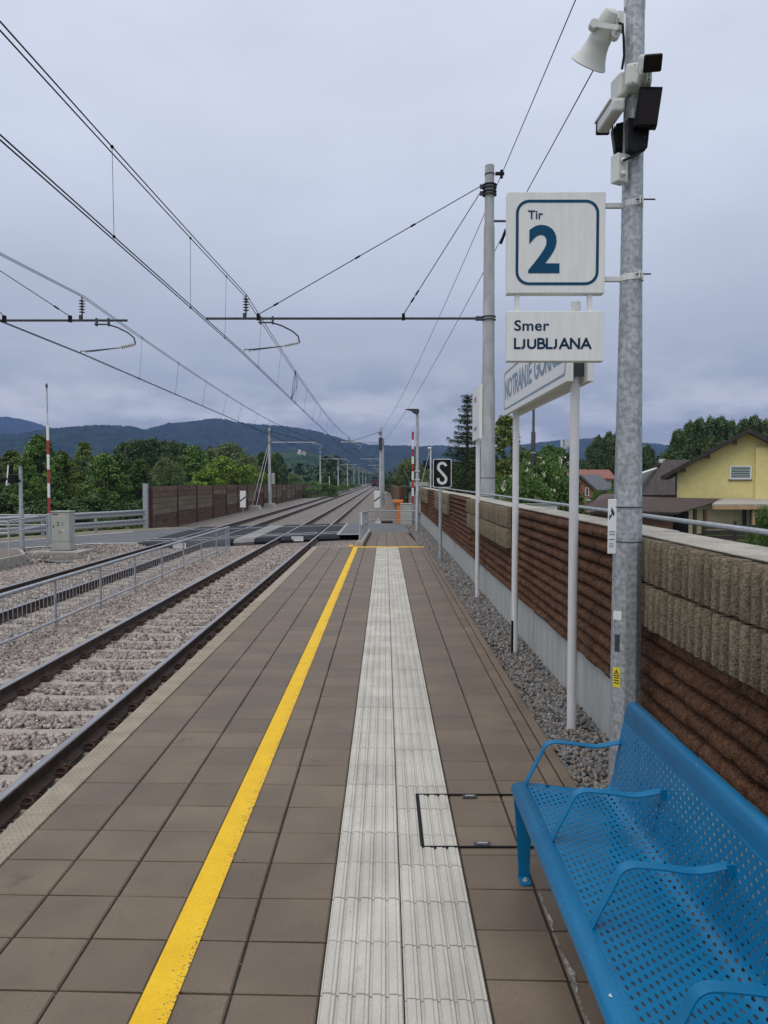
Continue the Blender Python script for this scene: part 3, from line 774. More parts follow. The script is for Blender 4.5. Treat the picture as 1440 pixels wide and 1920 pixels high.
# barrier beyond the crossing on the right
n2 = thing('noise_barrier', 'short far brown noise barrier beyond the crossing, behind the orange box', 'noise barrier', (1.0,46,-.6))
for k in range(22):
    a = 43.2 + k*4.4; k = min(k, 8)
    mb = MB(); mb.box(.92+.012*k, 1.15+.012*k, a, a+4.36, -.9, 1.42-.05*k); mb.build('core_slab', M['logslab'], n2)
    mb = MB()
    rib_rows(mb, .92+.012*k, a+.01, a+4.35, -.6, 1.40-.05*k, rows=4, pitch=.22); mb.build('ribbed_blocks', M['rib' if k%2 else 'log'], n2, fix=False)
# barrier on the far side of both tracks, seen from its face
n3 = thing('noise_barrier', 'long dark brown noise barrier beyond the far track with slatted and blocky panels', 'noise barrier', (-11.9,40,-.9))
L0, L1 = Vector((-11.85,38.0)), Vector((-12.35,136.0))
NP = 22; random.seed(5)
for k in range(NP):
    A = L0.lerp(L1, k/NP); B = L0.lerp(L1, (k+1)/NP)
    zt = 1.47 - .55*(k/NP)**1.1; zb = -.9 - .35*k/NP
    xa, ya, xb, yb = A.x, A.y, B.x, B.y-.05
    mb = MB(); mb.prism([(xa,ya),(xb,yb),(xb-.22,yb),(xa-.22,ya)], zb, zt, 'z'); mb.build('core_slab', M['logslab'], n3)
    split = [.62,.60,.60,.38,.62,.55,.60,.30][k%8] if k < 12 else random.choice((.3,.5,.6,.7))
    zs_ = zb + (zt-zb)*(1-split)
    if k % 8 == 3: 
        zs_ = zt - .62
    mb = MB(); log_rows(mb, (xa+xb)/2, ya+.03, yb-.03, zb+.05, zs_, sgn=1, seg=4.6, depth=.07); mb.build('log_rows', M['log2'], n3, fix=False)
    mb = MB()
    rows = max(2, round((zt-zs_)/.30)); h = (zt-zs_)/rows
    for r in range(rows):
        upper = r >= rows/2
        yq = ya+.03; j = 0
        while yq < yb-.04:
            wq = (4.4 if upper else random.choice((.5,.75,1.0))); y2 = min(yq+wq, yb-.03)
            mb.mat(0 if upper else 1)
            d = .05 + random.uniform(0,.012); xm = (xa+xb)/2
            mb.box(xm, xm+d, yq+.012, y2-.012, zs_+h*r+.012, zs_+h*(r+1)-.010); yq = y2
    mb.build('facing_blocks', [M['log2'], M['rib']], n3)
    mb = MB(); mb.box(xa-.26, xb+.10 if xb > xa else xa+.10, yb-.03, yb+.06, zb, zt+.03); mb.build('joint_post', M['logslab'], n3)
mb = MB(); mb.box(-12.25,-12.02,37.72,37.98,-.9,1.62); mb.build('end_post', M['galv'], n3)

# ------------------------------------------------------------------ railings
FX = -5.66
fn = thing('mid_railing', 'long grey steel railing with upright bars standing between the two tracks', 'railing', (FX,20,-.78))
posts = [8.6+.0+2.04*k for k in range(10)]
mb = MB(); mb.tube([(FX,posts[0]-2,.10),(FX,posts[-1],.10)], .030, 10); mb.build('top_rail', M['galv_rail'], fn, smooth=True)
mb = MB(); mb.tube([(FX,posts[0]-2,-.61),(FX,posts[-1],-.61)], .024, 10); mb.build('bottom_rail', M['galv_rail'], fn, smooth=True)
posts = [p_ + .05 for p_ in posts] + [posts[-1]-.42]
for i, p_ in enumerate(posts):
    mb = MB(); mb.box(FX-.012,FX+.012,p_-.035,p_+.035,-.82,.09); mb.box(FX-.06,FX+.06,p_-.07,p_+.07,-.80,-.775)
    mb.build('post', M['galv'], fn)
    if i < 9:
        mb = MB()
        for k in range(1, 14):
            yq = p_ + 2.04*k/14
            mb.cyl((FX,yq,-.60),(FX,yq,.085),.0055,n=5)
        mb.build('bar_panel', M['galv_rail'], fn, fix=False)
mb = MB()
for p_ in posts[:-1]: pass
for p_ in posts[:-1]:
    fo = MB(); fo.box(FX-.20,FX+.20,p_-.22,p_+.22,-.95,-.765); o = fo.build('footing', M['kerb'], fn, bevel=.03)

rr_ = thing('ramp_railing', 'low galvanised railing at the end of the platform turning across the ramp', 'railing', (-.69,26,-.2))
PR = [(-.69, 20.3+1.05*k) for k in range(9)]
for i, (x, y) in enumerate(PR):
    zb = ramp_z(y)
    mb = MB(); mb.cyl((x,y,zb-.1),(x,y,zb+.93),.026,n=8); mb.build('post', M['galv_rail'], rr_)
end_y = 29.6
def top(h): return [(-.69,21.2,ramp_z(21.2)+h),(-.69,25,ramp_z(25)+h),(-.69,28.9,ramp_z(28.9)+h),(-.62,29.4,ramp_z(29.4)+h),(-.45,30.4,ramp_z(30)+h),(.5,30.9,ramp_z(31)+h),(1.32,30.9,ramp_z(31)+h)]
mb = MB(); mb.tube(top(.90), .024, 8); mb.build('top_rail', M['galv_rail'], rr_, smooth=True)
mb = MB(); mb.tube(top(.52), .022, 8); mb.build('mid_rail', M['galv_rail'], rr_, smooth=True)
for x in (-.42, .40, 1.30):
    mb = MB(); mb.cyl((x,30.85,-.5),(x,30.85,.52),.02,n=8); mb.build('post', M['galv_rail'], rr_)
mb = MB(); mb.box(-.71,-.65,20.95,20.97,.55,.90); mb.build('white_marker', M['white'], rr_)

# small far platform with its own railing at the left
fp = MB(); fp.prism([(-16,12),(-11.2,12),(-11.2,23.2),(-12.1,24.8),(-16,24.8)], -.95, -.50, 'z'); struct(fp.build('far_platform_kerb', M['kerb'], bevel=.01))
fp = MB(); fp.prism([(-16,12),(-11.33,12),(-11.33,23.2),(-12.2,24.7),(-16,24.7)], -.55, -.492, 'z'); struct(fp.build('far_platform', M['tile']))
fp = MB(); fp.box(-15.8,-11.7,21.7,22.6,-.50,-.486); struct(fp.build('far_platform_yellow_line', M['yellow_line']))
lr = thing('far_railing', 'pale two-bar railing at the far left on the opposite platform', 'railing', (-11.8,22,-.5))
for h in (.55, .20):
    mb = MB(); mb.tube([(-15.5,22.7,h-.06),(-11.35,22.45,h),(-11.35,22.5,h+.02),(-11.75,26.0,h+.03),(-15.5,26.0,h+.03)], .024, 8); mb.build('rail_bar', M['galv_rail'], lr, smooth=True)
for x, y, zb in ((-11.35,22.45,-.85),(-11.75,25.9,-.75),(-13.9,22.6,-.6)):
    mb = MB(); mb.cyl((x,y,zb),(x,y,.55),.030,n=8); mb.build('post', M['galv_rail'], lr)

# guard rail along the road
gr = thing('guard_rail', 'double corrugated steel guard rail along the road in front of the trees', 'guard rail', (-14,32,-.7))
GA = [(-21.6,17),(-18.5,24.0),(-15.9,29.4),(-12.15,37.6)]
prof = [(0,-.155),(.03,-.14),(.075,-.105),(.075,-.065),(.02,-.02),(.02,.02),(.075,.065),(.075,.105),(.03,.14),(0,.155)]
for zc in (.16, -.30):
    V = []; n = len(prof)
    for i, (x, y) in enumerate(GA):
        d = Vector((GA[min(i+1,3)][0]-GA[max(i-1,0)][0], GA[min(i+1,3)][1]-GA[max(i-1,0)][1])).normalized(); nx_ = Vector((d.y, -d.x))
        V += [(x+nx_.x*q, y+nx_.y*q, zc+z) for q, z in prof]
    mb = MB(); mb.add(V, [(j*n+i, j*n+i+1, (j+1)*n+i+1, (j+1)*n+i) for j in range(3) for i in range(n-1)])
    o = mb.build('beam', M['galv_rail'], gr, smooth=True); sm = o.modifiers.new('thick','SOLIDIFY'); sm.thickness = .008
for i in range(3):
    for t_ in (0, .33, .66):
        a = Vector(GA[i]).lerp(Vector(GA[i+1]), t_)
        mb = MB(); mb.box(a.x-.14,a.x-.02,a.y-.06,a.y+.06,-1.3,.30); mb.build('post', M['galv'], gr)

# ------------------------------------------------------------------ text helper
DG = None
def text_mesh(name, body, size, mat, parent, origin, xdir, updir, depth=.002, bold=0.0, xs=1.0, align='LEFT', spacing=1.0):
    cu = bpy.data.curves.new(name, 'FONT'); cu.body = body; cu.size = size; cu.extrude = depth; cu.offset = bold
    cu.align_x = align; cu.space_character = spacing; cu.resolution_u = 6
    tmp = bpy.data.objects.new('tmp', cu); C.objects.link(tmp)
    dg = bpy.context.evaluated_depsgraph_get()
    me = bpy.data.meshes.new_from_object(tmp.evaluated_get(dg))
    bpy.data.objects.remove(tmp)
    xd, ud = Vector(xdir).normalized(), Vector(updir).normalized(); nd = xd.cross(ud)
    off = Vector(parent.location) if parent.parent is None else Vector(parent.location) + Vector(parent.parent.location)
    o3 = Vector(origin) - off
    for v in me.vertices:
        v.co = o3 + xd*v.co.x*xs + ud*v.co.y + nd*v.co.z
    me.materials.clear(); me.materials.append(mat); me.name = name
    o = bpy.data.objects.new(name, me); C.objects.link(o); o.parent = parent
    return o
GLYPH = {   # single-stroke capitals, height 1: (advance width, strokes)
 'L': (.50, [[(0,1),(0,0)],[(0,.0),(.36,.0)]]), 'T': (.70, [[(0,1),(.58,1)],[(.29,1),(.29,0)]]), 'I': (.26, [[(.02,1),(.02,0)]]),
 'N': (.86, [[(0,0),(0,1)],[(.02,1),(.62,0)],[(.64,0),(.64,1)]]), 'A': (.86, [[(0,0),(.34,1)],[(.34,1),(.68,0)],[(.13,.30),(.55,.30)]]),
 'E': (.62, [[(0,1),(0,0)],[(0,1),(.44,1)],[(0,.52),(.40,.52)],[(0,0),(.45,0)]]),
}
def arc(cx, cy, rx, ry, a0, a1, n=14): return [(cx+rx*math.cos(R(a0+(a1-a0)*k/n)), cy+ry*math.sin(R(a0+(a1-a0)*k/n))) for k in range(n+1)]
GLYPH['J'] = (.54, [[(.22,1),(.22,.24)] + arc(.03,.22,.19,.22,0,-100,9)])
GLYPH['U'] = (.80, [[(0,1),(0,.34)] + arc(.28,.34,.28,.34,180,360) + [(.56,1)]])
GLYPH['B'] = (.68, [[(0,0),(0,1)],[(0,1)] + arc(.22,.77,.20,.23,90,-90) + [(0,.54)],[(0,.54)] + arc(.24,.27,.26,.27,90,-90) + [(0,0)]])
GLYPH['R'] = (.70, [[(0,0),(0,1)],[(0,1)] + arc(.22,.75,.22,.25,90,-90) + [(0,.50)],[(.20,.50),(.50,0)]])
GLYPH['O'] = (1.0, [arc(.40,.5,.40,.5,0,360,32)])
GLYPH['C'] = (.80, [arc(.40,.5,.40,.5,48,312,26)])
GLYPH['G'] = (.92, [arc(.40,.5,.40,.5,48,345,28),[(.48,.46),(.79,.46)]])
GLYPH[' '] = (.42, [])
def stroke_text(name, body, h, th, mat, parent, origin, xdir, updir, width):
    tot = sum(GLYPH[c][0] for c in body) - .12; sx = (width - th)/tot; hh = h - th
    xd, ud = Vector(xdir), Vector(updir); nd = xd.cross(ud); o3 = Vector(origin); mb = MB(); x0 = 0; lay = 0
    for c in body:
        adv, strokes = GLYPH[c]
        for st in strokes:
            P = [((x0+px)*sx + th/2, py*hh + th/2) for px, py in st]; L_, R_ = [], []
            lay = (lay + 1) % 4
            closed = math.hypot(P[0][0]-P[-1][0], P[0][1]-P[-1][1]) < 1e-6
            for i, p in enumerate(P):
                a = P[i-1] if i else (P[-2] if closed else P[0]); b = P[i+1] if i < len(P)-1 else (P[1] if closed else P[-1])
                dx, dz = b[0]-a[0], b[1]-a[1]; l = math.hypot(dx,dz) or 1; dx, dz = dx/l, dz/l; e = 0
                if not closed and i == 0: p = (p[0]-dx*th*.5*(len(st) == 2), p[1]-dz*th*.5*(len(st) == 2))
                if not closed and i == len(P)-1: p = (p[0]+dx*th*.5*(len(st) == 2), p[1]+dz*th*.5*(len(st) == 2))
                L_.append(o3 + xd*(p[0]-dz*th/2) + ud*(p[1]+dx*th/2) + nd*.00015*lay); R_.append(o3 + xd*(p[0]+dz*th/2) + ud*(p[1]-dx*th/2) + nd*.00015*lay)
            n = len(P); mb.add(L_+R_, [(i,i+1,n+i+1,n+i) for i in range(n-1)])
        x0 += adv
    return mb.build(name, mat, parent)
def rrect(cx, cz, w, h, r, n=6):
    P = []
    for sx, sz, a0 in ((1,-1,-90),(1,1,0),(-1,1,90),(-1,-1,180)):
        for k in range(n+1):
            a = R(a0 + 90*k/n); P.append((cx+sx*(w/2-r)+r*math.cos(a), cz+sz*(h/2-r)+r*math.sin(a)))
    return P
def frame_ring(mb, outer, inner, f):
    n = len(outer); V = [f(*p) for p in outer] + [f(*p) for p in inner]
    mb.add(V, [(i, (i+1)%n, n+(i+1)%n, n+i) for i in range(n)])

# ------------------------------------------------------------------ big lamp pole with its fittings
PXc, PYc = 1.405, 4.32
pole = thing('lamp_pole', 'thick mottled galvanised octagonal pole behind the blue bench', 'pole', (PXc,PYc,-.08))
mb = MB()
mb.tube([(PXc,PYc,-.12),(PXc,PYc,1.5),(PXc,PYc,3.0),(PXc+.004,PYc,5.6)], [.091,.082,.062,.046], 8)
mb.build('shaft', M['galv'], pole, bevel=.006)
mb = MB(); mb.box(PXc-.012,PXc+.03,PYc-.0805,PYc-.066,.25,.62); mb.build('service_door', M['galv'], pole, bevel=.003)
for zz, h, m_, w in ((1.02,.05,'white',.05),(.86,.10,'darksteel',.03),(.66,.115,'stickery',.045)):
    dn = .924*(.091 + (.082-.091)*(zz+.12)/1.62) + .0008; tx = .014
    SX0, SY0 = PXc - .7071*dn - .7071*tx, PYc - .7071*dn + .7071*tx
    mb = MB(); mb.obox((SX0,SY0,zz), (.0015,w/2,h/2), Matrix.Rotation(R(45),3,'Z').to_quaternion())
    o = mb.build('sticker', M[m_], pole)
    if m_ == 'stickery':
        mb = MB(); c_ = math.cos(R(45))
        def sp(u_, z_): return (SX0 - .0024*c_ + u_*c_, SY0 - .0024*c_ - u_*c_, z_)
        frame_ring(mb, [(-.019,.668),(.019,.668),(0,.708)], [(-.011,.673),(.011,.673),(0,.697)], sp)
        mb.quad(sp(-.002,.676),sp(.003,.684),sp(.001,.692),sp(-.002,.684))
        for zt_ in (.655,.640,.625): mb.quad(sp(-.016,zt_),sp(.016,zt_),sp(.016,zt_+.006),sp(-.016,zt_+.006))
        mb.build('warning_print', M['black'], pole)
# camera notice strapped to the pole (post sticks out on the left)
cn = thing('camera_notice', 'small white surveillance notice with blue camera symbol strapped to the thick pole', 'notice sign', (PXc-.11,PYc-.02,1.5))
mb = MB(); mb.box(1.252+.03,1.302+.03,PYc-.03,PYc-.024,1.375,1.69); mb.build('plate', M['white'], cn, bevel=.003)
mb = MB()
yq = PYc-.0315
mb.quad((1.298,yq,1.618),(1.314,yq,1.590),(1.320,yq,1.610),(1.302,yq,1.645)); mb.quad((1.292,yq,1.585),(1.298,yq,1.580),(1.306,yq,1.605),(1.300,yq,1.608))
mb.quad((1.288,yq,1.572),(1.293,yq,1.572),(1.295,yq,1.600),(1.290,yq,1.600))
mb.build('camera_symbol', M['navy'], cn)
mb = MB()
for zz in (1.50,1.485,1.455,1.435,1.425,1.415): mb.box(1.288,1.323 if zz > 1.44 else 1.316,yq,yq+.001,zz,zz+(.006 if zz > 1.44 else .003))
mb.build('print_lines', M['paleblue'], cn)
for zz in (1.645,1.445):
    mb = MB(); mb.box(1.326,1.346,PYc-.022,PYc+.01,zz-.012,zz+.012); mb.tube([(PXc+.08*math.cos(a),PYc+.08*math.sin(a),zz) for a in [R(22.5*k) for k in range(17)]], .004, 5); mb.build('strap', M['darksteel'], cn)

# platform number sign hung from the pole
ps = thing('platform_sign', 'square white sign reading Tir 2 with the Smer LJUBLJANA board hung below it', 'sign', (.98,4.22,2.9))
YF = 4.30
mb = MB(); mb.box(.695,1.25,YF,YF+.07,2.862,3.43); mb.build('number_panel', M['white'], ps, bevel=.004)
mb = MB(); frame_ring(mb, rrect(.977,3.146,.472,.478,.075), rrect(.977,3.146,.440,.446,.06), lambda a,b: (a,YF-.002,b))
mb.build('rounded_frame', M['navy'], ps)
text_mesh('number_text', '2', .36, M['navy'], ps, (.812,YF-.001,2.985), (1,0,0), (0,0,1), .001, .011, xs=1.0)
text_mesh('tir_text', 'Tir', .068, M['navy'], ps, (.810,YF-.001,3.278), (1,0,0), (0,0,1), .001, .0012)
mb = MB(); mb.box(.695,1.25,YF,YF+.06,2.478,2.762); mb.build('direction_panel', M['white'], ps, bevel=.004)
text_mesh('smer_text', 'Smer', .083, M['navydark'], ps, (.735,YF-.001,2.652), (1,0,0), (0,0,1), .001, .0012, xs=1.10, spacing=1.05)
stroke_text('ljubljana_text', 'LJUBLJANA', .064, .0125, M['navydark'], ps, (.735,YF-.0015,2.546), (1,0,0), (0,0,1), width=.447)
for x in (.757,1.172):
    mb = MB(); mb.box(x-.012,x+.012,YF+.015,YF+.045,2.75,2.87); mb.build('hanger', M['white'], ps)
for zz in (3.362,2.948):
    mb = MB(); mb.box(1.24,PXc-.05,YF+.02,YF+.045,zz-.014,zz+.014); mb.build('arm', M['postwhite'], ps, bevel=.003)
    rr0 = .060 if zz > 3 else .066
    mb = MB(); mb.tube([(PXc+.002,PYc,zz-.018),(PXc+.002,PYc,zz+.018)], rr0, 16)
    mb.obox((PXc+.02,PYc-rr0-.008,zz+.004),(.004,.014,.022)); mb.obox((PXc+.035,PYc-rr0-.008,zz+.004),(.004,.014,.022))
    mb.build('clamp', M['postwhite'], ps, bevel=.002)
    mb = MB(); mb.cyl((PXc+.0,PYc-rr0-.012,zz+.006),(PXc+.105 if zz > 3 else PXc+.085,PYc-rr0-.012,zz+.006),.0045,n=6); mb.build('bolt', M['darksteel'], ps)

# horn loudspeaker
def lathe(mb, base, axis, prof, n=28):
    ax = Vector(axis).normalized(); a = ax.orthogonal().normalized(); b = ax.cross(a); base = Vector(base)
    V = []; m = len(prof)
    for t_, r in prof:
        for k in range(n):
            w = 2*math.pi*k/n; V.append(base + ax*t_ + (a*math.cos(w)+b*math.sin(w))*r)
    return mb.add(V, [(i*n+k, i*n+(k+1)%n, (i+1)*n+(k+1)%n, (i+1)*n+k) for i in range(m-1) for k in range(n)])
def at(u, v, Y, dY=.10):
    Y += dY
    return ray(u, v, Y)
def ray(u, v, Y):   # helper for laying out the fittings on the pole: point at depth Y on a photo ray
    c, s = math.cos(R(2.455)), math.sin(R(2.455)); X = (u-722)/1400; q = (960-v)/1400
    d = Vector((X, c + q*s, -s + q*c)); return Vector((0,0,CAM_H)) + d*(Y/d.y)
hs = thing('horn_speaker', 'grey horn loudspeaker pointing down from the top of the thick pole', 'loudspeaker', at(1140,60,4.2))
mo = at(1103,121,4.34); bk = at(1147,26,4.17)
ax = (bk - mo); HF = .80
mb = MB(); lathe(mb, mo, ax, [(a_*HF, b_*.97) for a_, b_ in [(.006,.098),(-.004,.108),(.004,.112),(.012,.106),(.05,.089),(.10,.074),(.15,.066),(.155,.068),(.185,.066),(.19,.064),(.26,.062),(.31,.056),(.345,.045),(.36,.0)]], 32)
mb.build('horn', M['offwhite'], hs, smooth=True, fix=False)
mb = MB(); lathe(mb, mo, ax, [(a_*HF, b_*.97) for a_, b_ in [(.006,.098),(.05,.080),(.10,.062),(.16,.045),(.165,0)]], 28); mb.build('throat', M['cabinet'], hs, smooth=True, fix=False)
mb = MB()
mid = mo + ax.normalized()*.155; side = Vector((1,0,-.25)).cross(ax).normalized()
e1 = mid + Vector((-.075,-.02,.0)); e2 = at(1148,45,4.2); e3 = at(1172,40,4.22)
for s in (-1, 1):
    a0 = mid + ax.cross(Vector((0,1,0))).normalized()*.066*s + Vector((0,-.055,0))
    mb.cyl(a0 + Vector((0,.03,0)), a0 - Vector((0,.012,0)), .026, n=14)
    d_ = (at(1160,30 if s < 0 else 52,4.06) - a0); 
    mb.obox(a0 + d_*.5, (d_.length*.5, .004, .012), d_.to_track_quat('X','Z'))
mb.obox(at(1162,42,4.18), (.02,.02,.05))
mb.build('yoke', M['offwhite'], hs)
mb = MB(); mb.tube([at(1158,42,4.16), at(1167,46,4.13), at(1169,70,4.13), at(1170,105,4.13), at(1166,130,4.14)], .007, 7); mb.build('cable', M['black'], hs, smooth=True)
# bracket at the very top of the pole
tb_ = thing('pole_clamp', 'pale clamp band with bolt ears at the top edge of the thick pole', 'clamp', at(1190,6,PYc))
mb = MB(); p0 = at(1189,10,PYc); mb.tube([p0+Vector((0,0,-.015)), p0+Vector((0,0,.05))], .058, 16); mb.build('band', M['postwhite'], tb_)
mb = MB(); mb.obox(at(1205,8,PYc-.05),(.012,.01,.035)); mb.build('ear', M['postwhite'], tb_)

def bullet(name, label, cat, tip, tail, r, front_mat):
    pass
# dome-cornered bullet camera facing us
c1 = thing('security_camera', 'white security camera with dark square face looking back along the platform', 'security camera', at(1200,145,4.12))
mb = MB(); a = at(1196,146,4.12); mb.obox(a,(.070,.055,.062),Matrix.Rotation(R(-14),3,'Z').to_quaternion()); mb.build('junction_box', M['offwhite'], c1, bevel=.018, seg=3)
mb = MB(); mb.cyl(at(1204,152,4.07), at(1206,132,3.98), .030, .022, 14); mb.build('mount', M['offwhite'], c1, smooth=True)
dr = (at(1226,117,3.86) - at(1212,116,4.06)).normalized(); q_ = dr.to_track_quat('Y','Z')
mb = MB(); mb.obox(at(1217,118,3.98), (.046,.11,.040), q_); mb.build('housing', M['offwhite'], c1, bevel=.018, seg=3)
mb = MB(); mb.obox(at(1217,118,3.98)+dr*.108, (.047,.010,.042), q_); mb.build('face', M['lens'], c1, bevel=.012, seg=3)
mb = MB(); 
for u_, v_ in ((1190,122),(1197,147),(1186,155),(1208,148),(1217,149)): mb.cyl(at(u_,v_,4.055), at(u_,v_,4.046), .0035, n=8)
mb.build('screw', M['black'], c1)
# second camera, looking away down the platform
c2 = thing('security_camera', 'white tube security camera slung to the left, pointing down and away', 'security camera', at(1150,200,4.2))
mb = MB(); mb.obox(at(1162,167,4.22),(.030,.06,.066),Matrix.Rotation(R(10),3,'Z').to_quaternion()); mb.build('junction_box', M['offwhite'], c2, bevel=.014, seg=3)
mb = MB(); mb.cyl(at(1160,188,4.2), at(1156,208,4.2), .022, .022, 12); mb.build('mount', M['black'], c2)
tp, tl_ = at(1130,240,4.45), at(1160,196,4.12); dr = (tp-tl_).normalized(); q_ = dr.to_track_quat('Y','Z')
mid = (tp+tl_)*.5
mb = MB(); mb.obox(mid, (.036,(tp-tl_).length*.5,.034), q_); mb.build('housing', M['offwhite'], c2, bevel=.014, seg=3)
mb = MB(); mb.obox(mid + q_ @ Vector((0,.03,.040)), (.044,(tp-tl_).length*.52,.006), q_); mb.build('sunshield', M['offwhite'], c2, bevel=.004)
mb = MB(); mb.obox(tp, (.040,.014,.040), q_); mb.build('face', M['black'], c2, bevel=.008)
# infrared lamps
i1 = thing('infrared_lamp', 'black flat panel lamp with dark glass facing back along the platform', 'infrared lamp', at(1210,220,4.1))
q_ = (Matrix.Rotation(R(-12),3,'Z') @ Matrix.Rotation(R(7),3,'Y') @ Matrix.Rotation(R(8),3,'X')).to_quaternion()
mb = MB(); mb.obox(at(1214,204,4.05),(.060,.032,.100),q_); mb.build('body', M['black'], i1, bevel=.004)
mb = MB(); mb.obox(at(1214,204,4.05)+q_@Vector((.003,-.036,-.004)),(.050,.003,.086),q_); mb.build('glass', M['lens'], i1)
mb = MB(); 
for k in range(6): mb.obox(at(1214,204,4.05)+q_@Vector((-.05+.02*k,.045,0)),(.003,.018,.09),q_)
mb.build('fin', M['black'], i1)
mb = MB(); mb.prism([(at(1176,222,4.1).x,at(1176,222,4.1).z),(at(1186,238,4.1).x,at(1186,222,4.1).z),(at(1217,240,4.1).x,at(1217,240,4.1).z),(at(1213,278,4.1).x,at(1213,278,4.1).z),(at(1190,287,4.1).x,at(1190,287,4.1).z),(at(1176,280,4.1).x,at(1176,280,4.1).z)], 4.19, 4.25, 'y'); mb.build('bracket', M['black'], i1, bevel=.003)
mb = MB()
for u_, v_ in ((1208,258),(1208,272),(1184,270)): mb.cyl(at(u_,v_,4.092), at(u_,v_,4.082), .005, n=8)
mb.build('bolt', M['darksteel'], i1)
i2 = thing('infrared_lamp', 'black finned lamp on the far left side of the thick pole', 'infrared lamp', at(1158,262,4.3))
q2 = (Matrix.Rotation(R(-12),3,'Z') @ Matrix.Rotation(R(-8),3,'Y')).to_quaternion()
mb = MB(); mb.obox(at(1164,262,4.32),(.022,.05,.075),q2); mb.build('body', M['black'], i2)
mb = MB()
for k in range(4): mb.obox(at(1154,264,4.30)+q2@Vector((-.012+.011*k,0,.0)),(.0028,.05,.068-.004*k),q2)
mb.build('fin', M['black'], i2)
mb = MB(); mb.obox(at(1164,292,4.3),(.02,.03,.03),q2); mb.build('bracket', M['black'], i2)
jb = thing('junction_box', 'small pale plastic junction box low on the left of the thick pole below the lamps', 'junction box', at(1161,318,4.15))
mb = MB(); mb.obox(at(1161,318,4.15),(.038,.03,.077),Matrix.Rotation(R(28),3,'Z').to_quaternion()); mb.build('case', M['offwhite'], jb, bevel=.006)
for v_ in (301,326):
    mb = MB(); a = at(1168,v_,4.115); mb.cyl(a, a+Vector((.01,-.016,0)), .016, .012, 14); mb.build('gland', M['offwhite'], jb)
mb = MB(); mb.tube([at(1169,301,4.1), at(1177,298,4.07), at(1190,292,4.08), at(1200,286,4.1)], .007, 7); mb.build('cable', M['black'], jb, smooth=True)

# ------------------------------------------------------------------ station name board
SX = 1.385
sn = thing('station_name_sign', 'white two-faced station name board on two round posts reading NOTRANJE GORICE', 'station sign', (SX,6.7,-.08))
for yp in (5.48, 7.93):
    mb = MB(); mb.cyl((SX,yp,-.15),(SX,yp,3.09),.034,n=20); mb.build('post', M['postwhite'], sn, smooth=True)
mb = MB(); mb.box(SX-.035,SX+.0,7.90,7.935,-.05,.30); 
mb.build('cable_slot', M['black'], sn)
for s, nm in ((-1,'front_panel'),(1,'rear_panel')):
    xa = SX - .095 if s < 0 else SX + .050
    mb = MB(); mb.box(xa, xa+.045, 5.33, 8.19, 2.50, 3.0); mb.build(nm, M['white'], sn, bevel=.003)
for ya_ in (5.42, 8.03):
    mb = MB(); mb.box(SX-.048,SX+.048,ya_,ya_+.04,2.55,2.96); mb.build('spacer', M['darksteel'], sn)
xf = SX - .0965
mb = MB(); frame_ring(mb, rrect(6.76,2.75,2.76,.40,.05), rrect(6.76,2.75,2.725,.365,.035), lambda a,b: (xf-.0008,a,b)); mb.build('rounded_frame', M['paleblue'], sn)
stroke_text('name_text', 'NOTRANJE GORICE', .205, .037, M['paleblue'], sn, (xf-.0006,8.06,2.655), (0,-1,0), (0,0,1), width=2.58)
xr = SX + .0955
stroke_text('name_text', 'NOTRANJE GORICE', .205, .037, M['paleblue'], sn, (xr+.0006,5.44,2.655), (0,1,0), (0,0,1), width=2.58)

# timetable board further along
tt = thing('timetable_board', 'narrow white information board on a single post, seen nearly edge-on further along', 'information board', (1.455,11.7,-.08))
mb = MB(); mb.cyl((1.455,11.72,-.15),(1.455,11.72,2.5),.034,n=16); mb.build('post', M['postwhite'], tt, smooth=True)
mb = MB(); mb.box(1.400,1.445,11.15,12.02,2.42,3.22); mb.build('panel', M['white'], tt, bevel=.003)
mb = MB(); mb.box(1.447,1.475,11.25,11.95,2.46,3.2); mb.build('back_frame', M['cabinet'], tt)
mb = MB(); mb.box(1.3985,1.400,11.55,11.75,3.0,3.08); mb.build('red_mark', M['red'], tt)
mb = MB(); mb.box(1.3985,1.400,11.45,11.8,2.56,2.62); mb.build('blue_mark', M['paleblue'], tt)

# S board
sb = thing('letter_sign', 'black board with a big white letter S on a grey post by the wall', 'railway sign', (1.25,16.85,-.1))
mb = MB(); mb.cyl((1.25,16.85,-.2),(1.25,16.85,1.7),.040,n=14); mb.cyl((1.25,16.85,-.12),(1.25,16.85,.08),.050,n=14); mb.build('post', M['galv'], sb, smooth=True)
YS_ = 16.80
mb = MB(); mb.prism(rrect(1.285,1.952,.415,.645,.05), YS_, YS_+.02, 'y'); mb.build('white_rim', M['white'], sb)
mb = MB(); mb.prism(rrect(1.285,1.952,.388,.615,.04), YS_-.003, YS_+.0, 'y'); mb.build('black_plate', M['black'], sb)
mb = MB()
cx, cz = 1.283, 1.952
SP = []
for a in range(15, 226, 15): SP.append((cx + .088*math.cos(R(a)), cz+.135 + .088*math.sin(R(a))*1.05))
for a in range(45, -196, -15): SP.append((cx + .088*math.cos(R(a)), cz-.135 + .088*math.sin(R(a))*1.05))
w = .030; Lp, Rp = [], []
for i, p in enumerate(SP):
    a, b = SP[max(i-1,0)], SP[min(i+1,len(SP)-1)]; dx, dz = b[0]-a[0], b[1]-a[1]; l = math.hypot(dx,dz)
    Lp.append((p[0]-dz/l*w, YS_-.0045, p[1]+dx/l*w)); Rp.append((p[0]+dz/l*w, YS_-.0045, p[1]-dx/l*w))
n = len(SP); mb.add(Lp+Rp, [(i,i+1,n+i+1,n+i) for i in range(n-1)])
mb.build('letter', M['offwhite'], sb)

